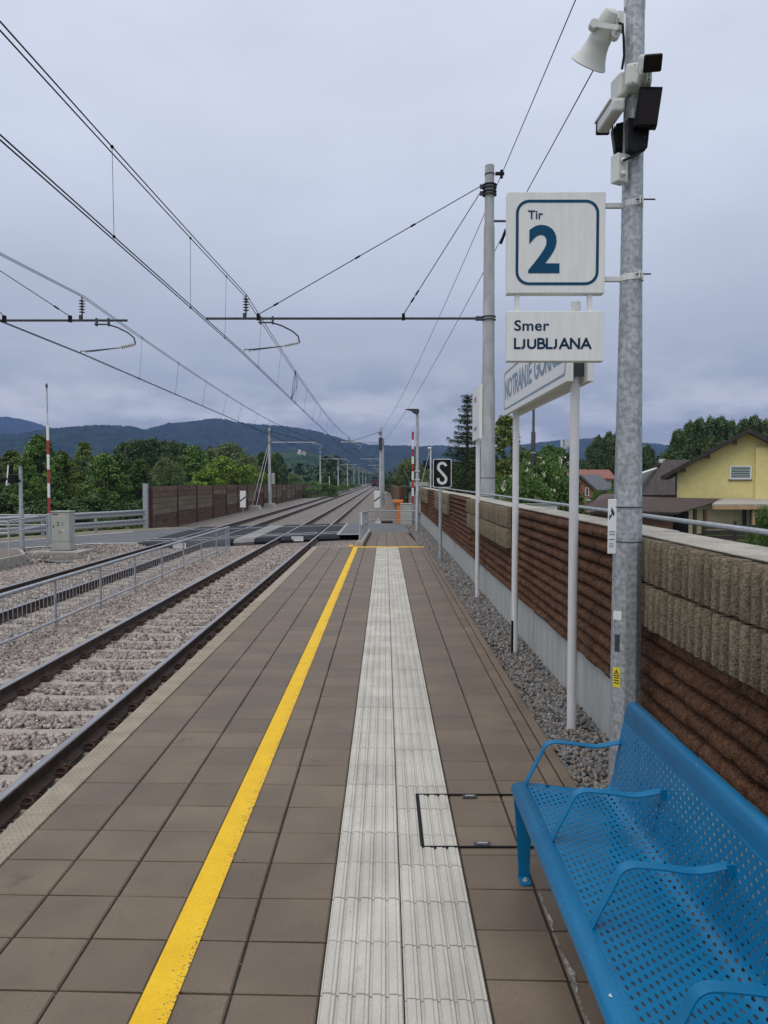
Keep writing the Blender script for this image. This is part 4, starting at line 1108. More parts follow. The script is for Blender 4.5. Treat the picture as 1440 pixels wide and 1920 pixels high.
# ------------------------------------------------------------------ platform lamp
lp = thing('street_lamp', 'slim grey lamp post with a flat angled head at the end of the ramp', 'street lamp', (1.22,28.3,-.3))
mb = MB(); mb.tube([(1.22,28.3,-.5),(1.22,28.3,.6),(1.22,28.3,.62),(1.22,28.3,4.4)], [.085,.08,.066,.052], 12); mb.build('post', M['galv'], lp, smooth=True)
mb = MB(); mb.prism([(.74,4.455),(1.0,4.40),(1.06,4.33),(1.17,4.28),(1.28,4.33),(1.28,4.46),(1.2,4.475),(.95,4.48)], 28.18, 28.42, 'y'); mb.build('head', M['darksteel'], lp, bevel=.015)
for zz in (2.14,1.81):
    mb = MB(); mb.box(1.12,1.32,28.22,28.38,zz-.018,zz+.018); mb.build('bracket', M['postwhite'], lp)

# ------------------------------------------------------------------ crossing equipment
def striped(label, x, y, zb, z0, z1, r, bands, base_r):
    r_ = thing('barrier_pole', label, 'barrier', (x,y,zb))
    mb = MB(); mb.box(x-.06,x+.06,y-.05,y+.05,zb,z0); mb.build('base_column', M['galv'], r_)
    for a, b, m_ in bands:
        mb = MB(); mb.box(x-r,x+r,y-.02,y+.02,a,b-.001); mb.build('stripe', M[m_], r_)
    if base_r > 0:
        mb = MB(); mb.box(x+base_r*.2,x+base_r,y-.18,y+.18,zb,zb+1.05); mb.build('drive_housing', M['cabinet'], r_, bevel=.01)
    return r_
k_ = 28.7/1400
def zl(v): return CAM_H - (v-900)*k_
bl = striped('tall upright red and white barrier pole at the left beside the grey cabinet', -12.93, 28.7, -.65, zl(962), zl(720), .045,
        [(zl(962),zl(933),'red'),(zl(933),zl(906),'white'),(zl(906),zl(880),'red'),(zl(880),zl(852),'white'),(zl(852),zl(826),'red'),(zl(826),zl(798),'white'),], -.22)
mb = MB(); mb.cyl((-12.93,28.7,zl(798)),(-12.93,28.7,zl(775)),.03,n=8); mb.build('stripe', M['offwhite'], bl)
mb = MB(); mb.cyl((-12.93,28.7,zl(775)),(-12.93,28.7,zl(735)),.024,n=8); mb.build('stripe', M['galv_rail'], bl)
mb = MB(); mb.cyl((-12.93,28.7,zl(735)),(-12.93,28.7,zl(720)),.02,n=6); mb.box(-12.98,-12.90,28.68,28.72,zl(728),zl(722)); mb.build('tip', M['darksteel'], bl)
k_ = 40.5/1400
br = striped('upright red and white barrier pole beyond the ramp, just left of the slim lamp post', 1.50, 40.5, -.6, zl(945), zl(810), .058,
        [(zl(945),zl(930),'red'),(zl(930),zl(915),'white'),(zl(915),zl(900),'red'),(zl(900),zl(884),'white'),(zl(884),zl(870),'red'),(zl(870),zl(856),'white'),(zl(856),zl(842),'red'),(zl(842),zl(825),'white'),(zl(825),zl(810),'red')], .5)

def cabinet(label, x0, x1, y0, y1, zb, zt, text=None):
    r_ = thing('control_cabinet', label, 'cabinet', ((x0+x1)/2,y0,zb))
    mb = MB(); mb.box(x0,x1,y0,y1,zb+.30,zt-.035); mb.build('body', M['cabinet'], r_, bevel=.006)
    mb = MB(); mb.box(x0+.004,x1-.004,y0+.004,y1-.004,zb,zb+.294); mb.build('base', M['cabinet'], r_, bevel=.004)
    mb = MB(); mb.box(x0-.025,x1+.025,y0-.03,y1+.03,zt-.034,zt); mb.build('lid', M['cabinet'], r_, bevel=.006)
    mb = MB(); mb.box(x0-.05,x1+.05,y0-.06,y1+.06,zb-.06,zb+.008); mb.build('plinth', M['black'], r_)
    mb = MB(); mb.box(x0+.02,x1-.02,y0-.006,y0-.001,zb+.33,zt-.06); d_ = mb.build('door', M['cabinet'], r_, bevel=.002)
    mb = MB(); mb.box(x0+.06,x0+.09,y0-.012,y0-.006,zb+.78,zb+.86); mb.build('lock', M['black'], r_)
    if text:
        text_mesh('cabinet_text', text, .20, M['black'], r_, (x0+.19,y0-.0075,zb+.84), (1,0,0), (0,0,1), .001, .001, xs=.75, spacing=1.15)
        mb = MB(); mb.box(x0+.05,x0+.24,y0-.008,y0-.006,zt-.13,zt-.09); mb.build('name_plate', M['darksteel'], r_)
    return r_
cb = cabinet('grey cabinet lettered Z 1 with a torn sticker, standing by the road at the left', -11.34,-10.72,25.3,25.75,-.60,.745,'Z 1')
mb = MB(); mb.add([(-10.96,25.291,.14),(-10.91,25.291,.10),(-10.88,25.291,.05),(-10.90,25.291,.045),(-10.95,25.291,.09),(-10.98,25.291,.20)],[(0,1,2,3,4,5)]); mb.build('torn_sticker', M['white'], cb)
mb = MB(); mb.add([(-11.10,25.291,.04),(-11.0,25.291,.05),(-11.03,25.291,-.01),(-11.07,25.291,0)],[(0,1,2,3)]); mb.build('red_scrap', M['roofred'], cb)
cs = MB(); cs.box(-12.9,-10.2,24.75,26.1,-.80,-.605); struct(cs.build('cabinet_slab', M['kerb'], bevel=.01))
cabinet('plain grey cabinet beyond the ramp railing, beside the right-hand barrier pole', .82,1.42,39.4,39.9,-.60,.56)
ob = thing('orange_box', 'orange metal box with a flat overhanging lid beyond the crossing', 'box', (.70,42,-.6))
mb = MB(); mb.box(.66,.98,41.9,42.3,-.72,.52); mb.build('body', M['orange'], ob, bevel=.01)
mb = MB(); mb.box(.44,1.02,41.8,42.35,.52,.68); mb.build('lid', M['orange'], ob, bevel=.015)
# puddle on the left
M['puddle'] = pmat('puddle_water', (.10,.10,.10), rough=.03, spec=.8)
pd = MB(); pp = [(-11.0,23.6),(-10.1,22.9),(-9.5,23.1),(-9.1,23.9),(-8.95,24.6),(-9.6,24.9),(-10.3,24.6),(-11.1,24.75),(-11.5,24.3)]
pd.add([(x,y,-.745) for x,y in pp], [tuple(range(len(pp)))]); tag(pd.build('puddle_water', M['puddle']), kind='stuff')
pd = MB(); pd.add([(-11.7,22.2,-.75),(-8.7,22.4,-.75),(-8.4,25.2,-.75),(-11.9,25.2,-.75)], [(0,1,2,3)]); 
# road light signal on the left
sg = thing('road_signal', 'level crossing signal with dark hooded lamps on an old grey post at far left', 'signal', (-12.25,25.1,-.6))
mb = MB(); mb.tube([(-12.25,25.1,-.62),(-12.25,25.1,.75),(-12.25,25.1,.85),(-12.25,25.1,2.25)], [.085,.085,.065,.055], 10); mb.build('post', M['galv'], sg, smooth=True)
mb = MB(); mb.box(-12.45,-12.05,24.9,25.3,-.64,-.595); 
for sx in (-1,1):
    for sy in (-1,1): mb.cyl((-12.25+sx*.15,25.1+sy*.15,-.6),(-12.25+sx*.15,25.1+sy*.15,-.54),.025,n=6)
mb.build('base_plate', M['black'], sg)
mb = MB(); mb.obox((-12.62,25.05,1.95),(.02,.10,.34),Matrix.Rotation(R(6),3,'Y').to_quaternion()); mb.build('white_backboard', M['white'], sg)
mb = MB(); mb.box(-12.60,-12.35,24.95,25.2,1.70,1.98); mb.box(-12.35,-12.22,25.0,25.15,1.74,1.82); mb.box(-12.60,-12.50,24.98,25.15,2.0,2.28); mb.box(-12.58,-12.44,24.98,25.1,2.26,2.31); mb.build('lamp_case', M['black'], sg, bevel=.02)
mb = MB(); mb.cyl((-12.64,25.05,1.84),(-12.86,25.0,1.82),.11,.09,14,cap=False); o = mb.build('hood', M['black'], sg); o.modifiers.new('t','SOLIDIFY').thickness = .01

# gradient-style warning boards
def diag(label, x, y, zb, z0, z1):
    r_ = thing('marker_board', label, 'railway sign', (x,y,zb))
    mb = MB(); mb.box(x-.19,x+.19,y-.01,y+.01,z0,z1); mb.build('board', M['white'], r_)
    mb = MB(); h = (z1-z0)*.5; mb.quad((x-.189,y-.013,z0+h*.68),(x-.189,y-.013,z0+h*.86),(x+.189,y-.013,z0+h*1.36),(x+.189,y-.013,z0+h*1.18)); mb.build('black_bar', M['black'], r_)
    mb = MB(); mb.cyl((x,y+.035,zb-.2),(x,y+.035,z1-.1),.025,n=8); mb.build('post', M['galv'], r_)
diag('white board with a black slanting bar in front of the far noise barrier', -9.45, 49.6, -.85, -.02, 1.08)
diag('white board with a black slanting bar at the foot of the second right-hand mast', -.53, 50, -.85, -.06, 1.08)
pit = thing('cable_pit', 'rusty brown cable chamber cover beside the track beyond the crossing', 'cable chamber', (0.1,44,-.7))
mb = MB(); mb.prism([(-.75,-.9),(-.55,-.56),(.35,-.56),(.55,-.9)], 43.2, 45.4, 'y'); mb.build('cover', M['wood'], pit)
mb = MB(); mb.box(-.6,.45,43.1,43.19,-1.0,-.62); mb.build('opening', M['black'], pit)
bx_ = thing('white_trackside_box', 'small white box on the ballast behind the ramp railing', 'box', (-.35,33.5,-.7))
mb = MB(); mb.box(-.52,-.20,43.0,43.2,-.90,-.52) if False else mb.box(-.55,-.22,41.2,41.5,-.86,-.42); mb.build('case', M['offwhite'], bx_, bevel=.02)
mb = MB(); mb.box(-.44,-.33,41.3,41.4,-.42,-.34); mb.build('cap', M['offwhite'], bx_, bevel=.01)

# ------------------------------------------------------------------ bench
BY0, BY1 = 0.62, 3.335
bench = thing('park_bench', 'wet blue perforated steel bench with flat armrests at the right edge of the platform', 'bench', (.8,2.0,0))
def smooth_path(pts, n=6):
    out = []; P = [Vector((a,b,0)) for a,b in pts]
    for i in range(len(P)-1):
        p0 = P[max(i-1,0)]; p1 = P[i]; p2 = P[i+1]; p3 = P[min(i+2,len(P)-1)]
        for k in range(n):
            t_ = k/n; t2 = t_*t_; t3 = t2*t_
            out.append(.5*((2*p1)+(-p0+p2)*t_+(2*p0-5*p1+4*p2-p3)*t2+(-p0+3*p1-3*p2+p3)*t3))
    out.append(P[-1]); return [(q.x,q.y) for q in out]
BP = smooth_path([(.600,.366),(.582,.375),(.573,.395),(.580,.416),(.600,.428),(.632,.430),(.69,.423),(.79,.410),(.89,.398),(.950,.391),(.986,.393),(1.012,.406),(1.027,.430),(1.035,.466),(1.051,.56),(1.069,.66),(1.083,.74),(1.089,.770),(1.102,.792),(1.124,.798),(1.143,.788),(1.151,.768)], 5)
bl_ = [0]
for i in range(1, len(BP)): bl_.append(bl_[-1] + math.hypot(BP[i][0]-BP[i-1][0], BP[i][1]-BP[i-1][1]))
def prof_at(s):
    s = min(max(s,0), bl_[-1]); i = max(j for j in range(len(bl_)) if bl_[j] <= s + 1e-9); i = min(i, len(BP)-2)
    t_ = (s-bl_[i])/(bl_[i+1]-bl_[i]); return (BP[i][0]+(BP[i+1][0]-BP[i][0])*t_, BP[i][1]+(BP[i+1][1]-BP[i][1])*t_)
def s_near(x, z): return bl_[min(range(len(BP)), key=lambda j: (BP[j][0]-x)**2+(BP[j][1]-z)**2)]
S1, S2 = s_near(.640,.429), s_near(1.079,.72)
NR = round((S2-S1)/.0245); ph = (S2-S1)/NR; pw = .0395
nY = int((BY1-BY0-.05)/pw); y00 = BY1 - .03 - nY*pw
mb = MB()
def SP_(s, y): x, z = prof_at(s); return (x, y, z)
hole = []
for k in range(10):
    a = 2*math.pi*(k+.5)/10; hole.append((.0057*math.cos(a), .0104*math.sin(a)))
# rounded oblong: half 6.2 mm across, 11 mm along the bench
for r in range(NR):
    sc = S1 + ph*(r+.5); shift = 0 if r % 2 else pw/2
    yk = y00 + (0 if not shift else -pw/2)
    n = nY if not shift else nY + 1
    for k in range(n):
        ya = max(yk + k*pw, y00); yb = min(yk + (k+1)*pw, y00 + nY*pw); yc = yk + (k+.5)*pw
        if yb - ya < pw*.9:
            mb.add([SP_(sc-ph/2,ya),SP_(sc-ph/2,yb),SP_(sc,yb),SP_(sc+ph/2,yb),SP_(sc+ph/2,ya),SP_(sc,ya)], [(0,1,2,5),(5,2,3,4)]); continue
        H = [SP_(sc+a, yc+b) for a, b in hole]
        O = []
        for a, b in hole:
            ang = math.atan2(b/pw, a/ph); ca, sa = math.cos(ang), math.sin(ang); f_ = .5/max(abs(ca),abs(sa))
            O.append((ca*f_*ph, sa*f_*pw))
        # snap four corners
        for sx in (-.5,.5):
            for sy in (-.5,.5):
                j = min(range(10), key=lambda q: (O[q][0]/ph-sx)**2+(O[q][1]/pw-sy)**2); O[j] = (sx*ph, sy*pw)
        OV = [SP_(sc+a, yc+b) for a, b in O]
        mb.add(OV+H, [(i,(i+1)%10,10+(i+1)%10,10+i) for i in range(10)])
def plain(s0, s1, y0, y1):
    ss = [s0] + [s for s in bl_ if s0+1e-6 < s < s1-1e-6] + [s1]
    n = 8 if y1-y0 > .5 else 1
    for i in range(len(ss)-1):
        mb.add([SP_(ss[i],y0),SP_(ss[i],y1),SP_(ss[i+1],y1),SP_(ss[i+1],y0)], [(0,1,2,3)])
plain(0, S1, BY0, BY1); plain(S2, bl_[-1], BY0, BY1); plain(S1, S2, y00+nY*pw, BY1); plain(S1, S2, BY0, y00)
seat = mb.build('seat_and_back_sheet', M['blue'], bench, fix=False)
import bmesh
b_ = bmesh.new(); b_.from_mesh(seat.data); bmesh.ops.remove_doubles(b_, verts=b_.verts, dist=.0002)
bmesh.ops.recalc_face_normals(b_, faces=b_.faces); b_.to_mesh(seat.data); b_.free()
seat.data.polygons.foreach_set('use_smooth', [p_.area > .0006 for p_ in seat.data.polygons])
sm = seat.modifiers.new('sheet','SOLIDIFY'); sm.thickness = .003; sm.offset = 0
# rain drops on the plain front and top rolls
mb = MB(); rr = random.Random(3)
def drop(s, y, rad):
    x, z = prof_at(s); x2, z2 = prof_at(s+.004); d = Vector((x2-x,0,z2-z)).normalized(); nrm = Vector((-d.z,0,d.x))
    if nrm.z < 0: nrm = -nrm
    c = Vector((x,y,z)) + nrm*.0016; ring = []
    for rr_k, h in ((1,0),(.75,.30),(.35,.42)):
        ring.append([c + d*(math.cos(2*math.pi*k/7)*rad*rr_k) + Vector((0,math.sin(2*math.pi*k/7)*rad*rr_k,0)) + nrm*(h*rad) for k in range(7)])
    V = [q for g_ in ring for q in g_]
    mb.add(V, [(a*7+k, a*7+(k+1)%7, (a+1)*7+(k+1)%7, (a+1)*7+k) for a in range(2) for k in range(7)] + [tuple(14+k for k in range(7))])
for _ in range(900):
    y = rr.uniform(1.2, BY1-.01)
    s = rr.uniform(s_near(.580,.416), S1-.004) if rr.random() < .62 else rr.uniform(S2+.03, s_near(1.13,.795))
    drop(s, y, rr.choice((.0010,.0014,.0017,.0022,.0028)))
M['drop'] = bpy.data.materials.new('rain_drop'); M['drop'].use_nodes = True
pb_ = M['drop'].node_tree.nodes['Principled BSDF']; pb_.inputs['Base Color'].default_value = (.006,.12,.26,1); pb_.inputs['Roughness'].default_value = .05
o = mb.build('rain_drops', M['drop'], bench, smooth=True, fix=False); o['kind'] = 'stuff'
mb = MB(); rr = random.Random(8)
for s_, y_, l_ in ((s_near(.600,.428), 1.93, .010), (s_near(.585,.40), 2.45, .004), (s_near(.600,.428), 2.9, .0035), (s_near(1.102,.792), 2.6, .004)):
    P = []
    for k in range(7):
        a = 6.283*k/7; q = l_*rr.uniform(.4,1.0); x, z = prof_at(s_+q*math.cos(a)*.6); P.append((x-.0012, y_+q*math.sin(a), z+.0022))
    mb.add(P, [tuple(range(7))])
mb.build('paint_chip', M['offwhite'], bench)
def bar(path, y0, y1, th, name, parent, mat, bevel=.002):
    mb = MB(); L_, R_ = [], []
    for i, p in enumerate(path):
        a, b = path[max(i-1,0)], path[min(i+1,len(path)-1)]; dx, dz = b[0]-a[0], b[1]-a[1]; l = math.hypot(dx,dz)
        L_.append((p[0]-dz/l*th/2, p[1]+dx/l*th/2)); R_.append((p[0]+dz/l*th/2, p[1]-dx/l*th/2))
    n = len(path)
    V = [(x,y0,z) for x,z in L_] + [(x,y0,z) for x,z in R_] + [(x,y1,z) for x,z in L_] + [(x,y1,z) for x,z in R_]
    F = []
    for i in range(n-1):
        F += [(i,i+1,n+i+1,n+i),(2*n+i,3*n+i,3*n+i+1,2*n+i+1),(i,2*n+i,2*n+i+1,i+1),(n+i,n+i+1,3*n+i+1,3*n+i)]
    F += [(0,n,3*n,2*n),(n-1,3*n-1,4*n-1,2*n-1)]
    mb.add(V, F); return mb.build(name, mat, parent, bevel=bevel, smooth=True)
ARM = smooth_path([(.632,.428),(.662,.49),(.698,.560),(.716,.598),(.735,.616),(.765,.622),(.84,.616),(.93,.604),(.98,.606),(1.056,.622)], 5)
for yc in (3.315, 2.79, 2.24, 1.69, 1.15, .64):
    bar(ARM, yc-.020, yc+.020, .007, 'armrest', bench, M['blue'])
    if yc < 3.2:
        mb = MB(); mb.box(1.040,1.064,yc-.022,yc-.012,.590,.632); mb.build('arm_lug', M['blue'], bench)
LEG = [(.598,.44),(.612,.30),(.632,.12),(.640,.0)]
for yl_ in (3.305, .68):
    mb = MB()
    mb.prism([(.577,.395),(.590,.24),(.602,.06),(.602,.003),(.652,.003),(.654,.06),(.662,.24),(.690,.40),(.65,.42),(.60,.418)], yl_-.004, yl_+.004, 'y')
    mb.build('leg', M['blue'], bench, bevel=.0015)
    mb = MB(); mb.prism([(.602,yl_-.06),(.612,yl_-.072),(.642,yl_-.072),(.652,yl_-.06),(.652,yl_+.004),(.602,yl_+.004)], .002, .010, 'z'); mb.build('foot_plate', M['blue'], bench, bevel=.001)
    mb = MB(); mb.cyl((.627,yl_-.038,.010),(.627,yl_-.038,.013),.012,n=16); mb.cyl((.627,yl_-.038,.013),(.627,yl_-.038,.021),.0075,n=6); mb.build('bolt', M['galv_rail'], bench)
    mb = MB(); mb.prism([(1.00,.385),(1.030,.42),(1.06,.24),(1.068,.003),(1.02,.003),(1.012,.24)], yl_-.004, yl_+.004, 'y'); mb.build('leg', M['blue'], bench)
    mb = MB(); mb.prism([(.66,.40),(1.0,.37),(1.0,.32),(.68,.34)], yl_-.004, yl_+.004, 'y'); mb.build('cross_brace', M['blue'], bench)

# ------------------------------------------------------------------ overhead line
def insulator_v(mb, p, h, r=.05, n=5):
    p = Vector(p); mb.cyl(p, p+Vector((0,0,h)), .018, n=8)
    for k in range(n):
        z = p + Vector((0,0,h*.18 + h*.72*k/n)); mb.tube([z, z+Vector((0,0,.018)), z+Vector((0,0,.035))], [.03, r, .02], 10)
def mast(label, x, y, zb, ztop, tube_end, tz, steps, side, wire_x, group=None, stays=((.5,),), detail=True, zc=4.72, zm=6.02):
    """side +1: the mast stands right of its track and the tube reaches left"""
    r_ = thing('catenary_mast', label, 'mast', (x,y,zb), group)
    mb = MB(); pts, rad = [], []
    for z, r in steps: pts.append((x,y,z)); rad.append(r)
    mb.tube(pts, rad, 20 if detail else 10); mb.build('pole', M['mast'], r_, smooth=True)
    s = side; rt = .028
    mb = MB(); mb.cyl((x-s*.22,y,tz),(tube_end,y,tz),rt if detail else .05,n=10); mb.build('cantilever_tube', M['darksteel'] if detail else M['galv_rail'], r_, smooth=True)
    mb = MB()
    for zz in (tz, ztop-.62, ztop-.47):
        for dz in (-.035,.035): mb.tube([(x,y,zz+dz-.008),(x,y,zz+dz+.008)], .165 if detail else .15, 16)
    if detail: mb.box(min(x-s*.30,x-s*.14),max(x-s*.30,x-s*.14),y-.04,y+.04,tz-.045,tz+.045)
    for zz in (ztop-.62, ztop-.47): mb.box(min(x-s*.22,x-s*.12),max(x-s*.22,x-s*.12),y-.012,y+.012,zz-.05,zz+.05)
    mb.build('clamp', M['darksteel'], r_)
    xi = wire_x + s*.02
    mb = MB(); 
    for q, (xe, z0_) in enumerate(((xi+s*.28, ztop-.47), (xi+s*3.6 if abs(x-xi) > 5 else xi+s*1.8, ztop-.62))):
        a = Vector((x-s*.22,y,z0_)); b = Vector((xe,y,tz+.09))
        if not detail and q: continue
        mb.cyl(a, b, .010 if detail else .02, n=6)
        if detail:
            for f_ in (.30,.55,.92) if q == 0 else (.82,.88): c = a.lerp(b,f_); d_ = (b-a).normalized()*.06; mb.cyl(c-d_, c+d_, .022, n=6)
        mb.box(xe-.035,xe+.035,y-.035,y+.035,tz-.04,tz+.11)
    mb.build('stay_wire', M['wire'], r_)
    mb = MB(); insulator_v(mb, (xi,y,tz+.09), zm-tz-.09, .075 if detail else .09); mb.build('post_insulator', M['ceramic'], r_, smooth=True)
    mb = MB(); mb.tube([(xi-.03,y,tz-.02),(xi-.03,y,tz+.12)], .045, 8); mb.build('insulator_foot', M['darksteel'], r_)
    # steady arm: goosenecked tube, rod insulator and two registration rods
    f = 1.0; q = xi + .33*f
    mb = MB(); mb.tube([(q-.05,y,tz-.09),(q+.25,y,tz-.09),(q+.48,y,tz-.16),(q+.72,y,tz-.28),(q+.86,y,tz-.40),(q+.89,y,tz-.55)], .018 if detail else .03, 8)
    for k in (0,.28): mb.box(q+k-.02,q+k+.02,y-.03,y+.03,tz-.13,tz+.05)
    mb.build('steady_arm', M['darksteel'] if detail else M['galv_rail'], r_, smooth=False)
    mb = MB(); a = Vector((q+.89,y,tz-.55)); b = Vector((q+.50,y,tz-.63)); mb.cyl(a, b, .015, n=8)
    for k in range(6):
        c = a.lerp(b, .15+.13*k); d_ = (b-a).normalized()*.010; mb.tube([c-d_, c, c+d_], [.02,.052,.02], 10)
    mb.build('rod_insulator', M['paleins'], r_, smooth=True)
    mb = MB()
    for dy, e in ((-.03,0),(.05,.10)):
        mb.tube([tuple(b), (q-.30+e,y+dy,tz-.66-.05),(q-.36+e,y+dy,tz-.70),(q-.37+e,y+dy,zc+.02)], .011 if detail else .02, 6)
    mb.build('registration_rod', M['darksteel'], r_)
    return r_
YM = 17.25
steps1 = [(-2.2,.20),(-1.0,.195),(4.07,.150),(4.10,.150),(4.20,.138),(7.50,.122),(7.52,.122),(7.62,.108),(8.92,.104)]
m1 = mast('tall pale concrete mast rising behind the platform wall with a long arm to the left', 2.37, YM, -2.0, 8.92, -4.10, 5.49, steps1, 1, -3.20)
mb = MB(); 
for zz in (8.72,): mb.tube([(2.37,YM,zz-.01),(2.37,YM,zz+.01)], .115, 14); 
mb.obox((2.60,YM,8.74),(.10,.03,.03)); mb.cyl((2.64,YM,8.64),(2.64,YM,8.82),.035,n=8); mb.build('feeder_clamp', M['black'], m1)
mb = MB(); mb.box(2.37,2.80,YM-.02,YM+.02,7.66,7.70); mb.tube([(2.78,YM,7.66),(2.77,YM,7.55),(2.72,YM+.6,7.42)], .012, 6); mb.cyl((2.755,YM+.05,7.5),(2.72,YM+.55,7.36),.035,n=8); mb.build('feeder_bracket', M['darksteel'], m1)
mb = MB(); 
for zz in (1.85,1.42,1.36): mb.tube([(2.37,YM,zz-.006),(2.37,YM,zz+.006)], .178, 16)
mb.build('band', M['darksteel'], m1)
m2 = mast('mast whose arm reaches in from the left edge of the photo over the far track', -11.4, 17.4, -1.2, 8.6, -5.95, 5.48, [(-1.2,.19),(8.6,.11)], -1, -6.97)
# the far mast rows
RSTEP = [(-.9,.19),(2.4,.155),(2.5,.14),(6.9,.11)]
mr = mast('pale mast right of the near track, nearest of its row beyond the crossing', -.43, 73, -.9, 6.9, -4.3, 5.49, RSTEP, 1, -3.55, 'right-hand masts beyond the crossing', detail=False)
mb = MB(); mb.box(-.62,-.24,72.7,72.9,4.7,5.9); mb.build('switch_box', M['darksteel'], mr)
for yy_, lab in ((74.6, 'second pale mast standing right behind the nearest right-hand mast beyond the crossing'),):
    r_ = thing('catenary_mast', lab, 'mast', (-.22,yy_,-.9)); mb = MB(); mb.tube([(-.22,yy_,-.9),(-.22,yy_,6.0)], [.17,.12], 10); mb.build('pole', M['mast'], r_, smooth=True)
    mb = MB(); mb.box(-.3,-.1,yy_-.1,yy_+.1,5.0,5.8); mb.build('switch_box', M['darksteel'], r_)
for k, yy_ in enumerate((131, 186, 242, 300, 360)):
    dup(mr, (-.43, yy_, -.9), 'distant pale mast in the row right of the near track')
ml = mast('guyed pale mast left of the far track, nearest of its row beyond the crossing', -11.35, 73.5, -.9, 7.0, -6.9, 5.49, RSTEP, -1, -7.4, 'left-hand masts beyond the crossing', detail=False)
ml2 = dup(ml, (-11.35, 131, -.9), 'second pale mast in the row left of the far track')
for yy_ in (181, 226, 272, 325, 380, 440):
    dup(ml, (-11.35, yy_, -.9), 'small distant pale mast further along the row left of the far track')
mb = MB()
for dx in (-.10,.06): mb.cyl((-11.35+dx,73.3,5.2),(-11.55+dx*2.5,66.0,-.5),.022,n=6)
mb.build('guy_wire', M['galv_rail'], ml)
mb = MB(); mb.prism([(-12.1,-.95),(-11.95,-.45),(-11.1,-.45),(-10.95,-.95)], 65.4, 66.6, 'y'); mb.prism([(-11.95,-.95),(-11.8,-.5),(-10.9,-.5),(-10.75,-.95)], 72.9, 74.1, 'y'); mb.build('footing', M['concrete'], ml)
mb = MB(); mb.box(-11.15,-10.85,73.3,73.6,1.4,2.5); mb.build('number_plate', M['cabinet'], ml)

def wires(label, cx, sup, zc, zm, sag):
    """sup: list of (y, messenger x, contact x)"""
    o = thing('overhead_line', label, 'overhead line', (cx, 20, zc))
    def mpos(y):
        for (a, xa, ca), (b, xb, cb) in zip(sup[:-1], sup[1:]):
            if a <= y <= b:
                t_ = (y-a)/(b-a); return (xa+(xb-xa)*t_, zm - 4*sag*t_*(1-t_)), ca+(cb-ca)*t_
    Y0, Y1 = sup[0][0], sup[-1][0]; YS = sorted(set(list(np.arange(Y0, 80, 1.5)) + list(np.arange(80, Y1, 6)) + [s[0] for s in sup]))
    for d in (-.035,.035):
        mb = MB(); mb.tube([(mpos(y)[0][0]+d, y, mpos(y)[0][1]) for y in YS], .0082, 5); mb.build('messenger_wire', M['wire'], o, smooth=True)
    for d in (-.025,.025):
        mb = MB(); mb.tube([(mpos(y)[1]+d, y, zc) for y in YS], .0082, 5); mb.build('contact_wire', M['wire'], o, smooth=True)
    return o, mpos
o1, mp1 = wires('double contact wires and droppers over the near track', TRK[0], [(-41,-3.9,-3.35),(YM,-3.20,-3.27),(73,-3.55,-3.95),(131,-3.4,-3.3),(186,-3.8,-3.9),(242,-3.4,-3.4),(300,-3.8,-3.8),(360,-3.5,-3.5)], 4.72, 6.03, .52)
o2, mp2 = wires('double contact wires and droppers over the far track', TRK[1], [(-41,-7.5,-7.9),(17.4,-6.97,-7.02),(73.5,-7.4,-7.9),(131,-7.9,-7.4),(181,-7.5,-7.9),(226,-7.9,-7.4),(272,-7.5,-7.9),(325,-7.8,-7.5),(380,-7.6,-7.6)], 4.72, 6.03, .52)
def droppers(o, mp, ys_):
    for y in ys_:
        (mx_, mz), cx_ = mp(y); mb = MB(); sl_ = random.choice((-1,1))*.035
        mb.cyl((mx_+sl_,y,mz),(cx_+(.025 if sl_ > 0 else -.025),y,4.72),0.0034 if y < 24 else .0045,n=5,cap=False)
        mb.obox((mx_+sl_,y,mz),(.014,.022,.014)); mb.obox((cx_+(.025 if sl_ > 0 else -.025),y,4.72),(.012,.022,.014)); mb.build('dropper', M['wire'], o)
droppers(o1, mp1, [3.6,9.1,12.8,15.5,19.4,23.2,28.6,32,36.4,39,45,50,56,62,68,77,83,90,97])
droppers(o2, mp2, [9.2,13.6,21.6,25.5,29.5,33.5,37.5,42,47,52,57,62,68,79,86])
mb = MB()
for k, d in enumerate((-.05,.0,.05)): 
    (mx_, mz), cx_ = mp1(27.2); mb.tube([(mx_+.02,27.2+d*2,mz),(mx_+d,27.2+d*4,(mz+4.72)/2),(cx_,27.2+d,4.72)], .009, 5)
mb.build('connecting_jumper', M['wire'], o1)
fw = thing('feeder_wires', 'two thin feeder wires running along the mast tops at the upper right', 'wires', (2.6,20,8))
for pts in ([(2.9,-41,8.9),(2.7,-12,8.2),(2.64,YM,8.72),(1.3,40,7.1),(.3,58,6.6),(-.25,73,6.8)], [(3.2,-41,7.9),(2.95,-12,7.3),(2.78,YM,7.55),(1.6,40,6.2),(.5,58,5.6),(-.1,73,5.7)]):
    mb = MB(); P = []
    for i in range(len(pts)-1):
        for k in range(8):
            a, b = Vector(pts[i]), Vector(pts[i+1]); P.append(a.lerp(b,k/8))
    # even catenary between supports
    Q = []
    s0, s1, s2 = Vector(pts[0]), Vector(pts[2]), Vector(pts[-1])
    for a, b in ((s0,s1),(s1,s2)):
        for k in range(24):
            t_ = k/24; q = a.lerp(b,t_); q.z -= 4*.55*t_*(1-t_); Q.append(q)
    Q.append(s2); mb.tube(Q, .0085, 5); mb.build('feeder_wire', M['wire'], fw, smooth=True)

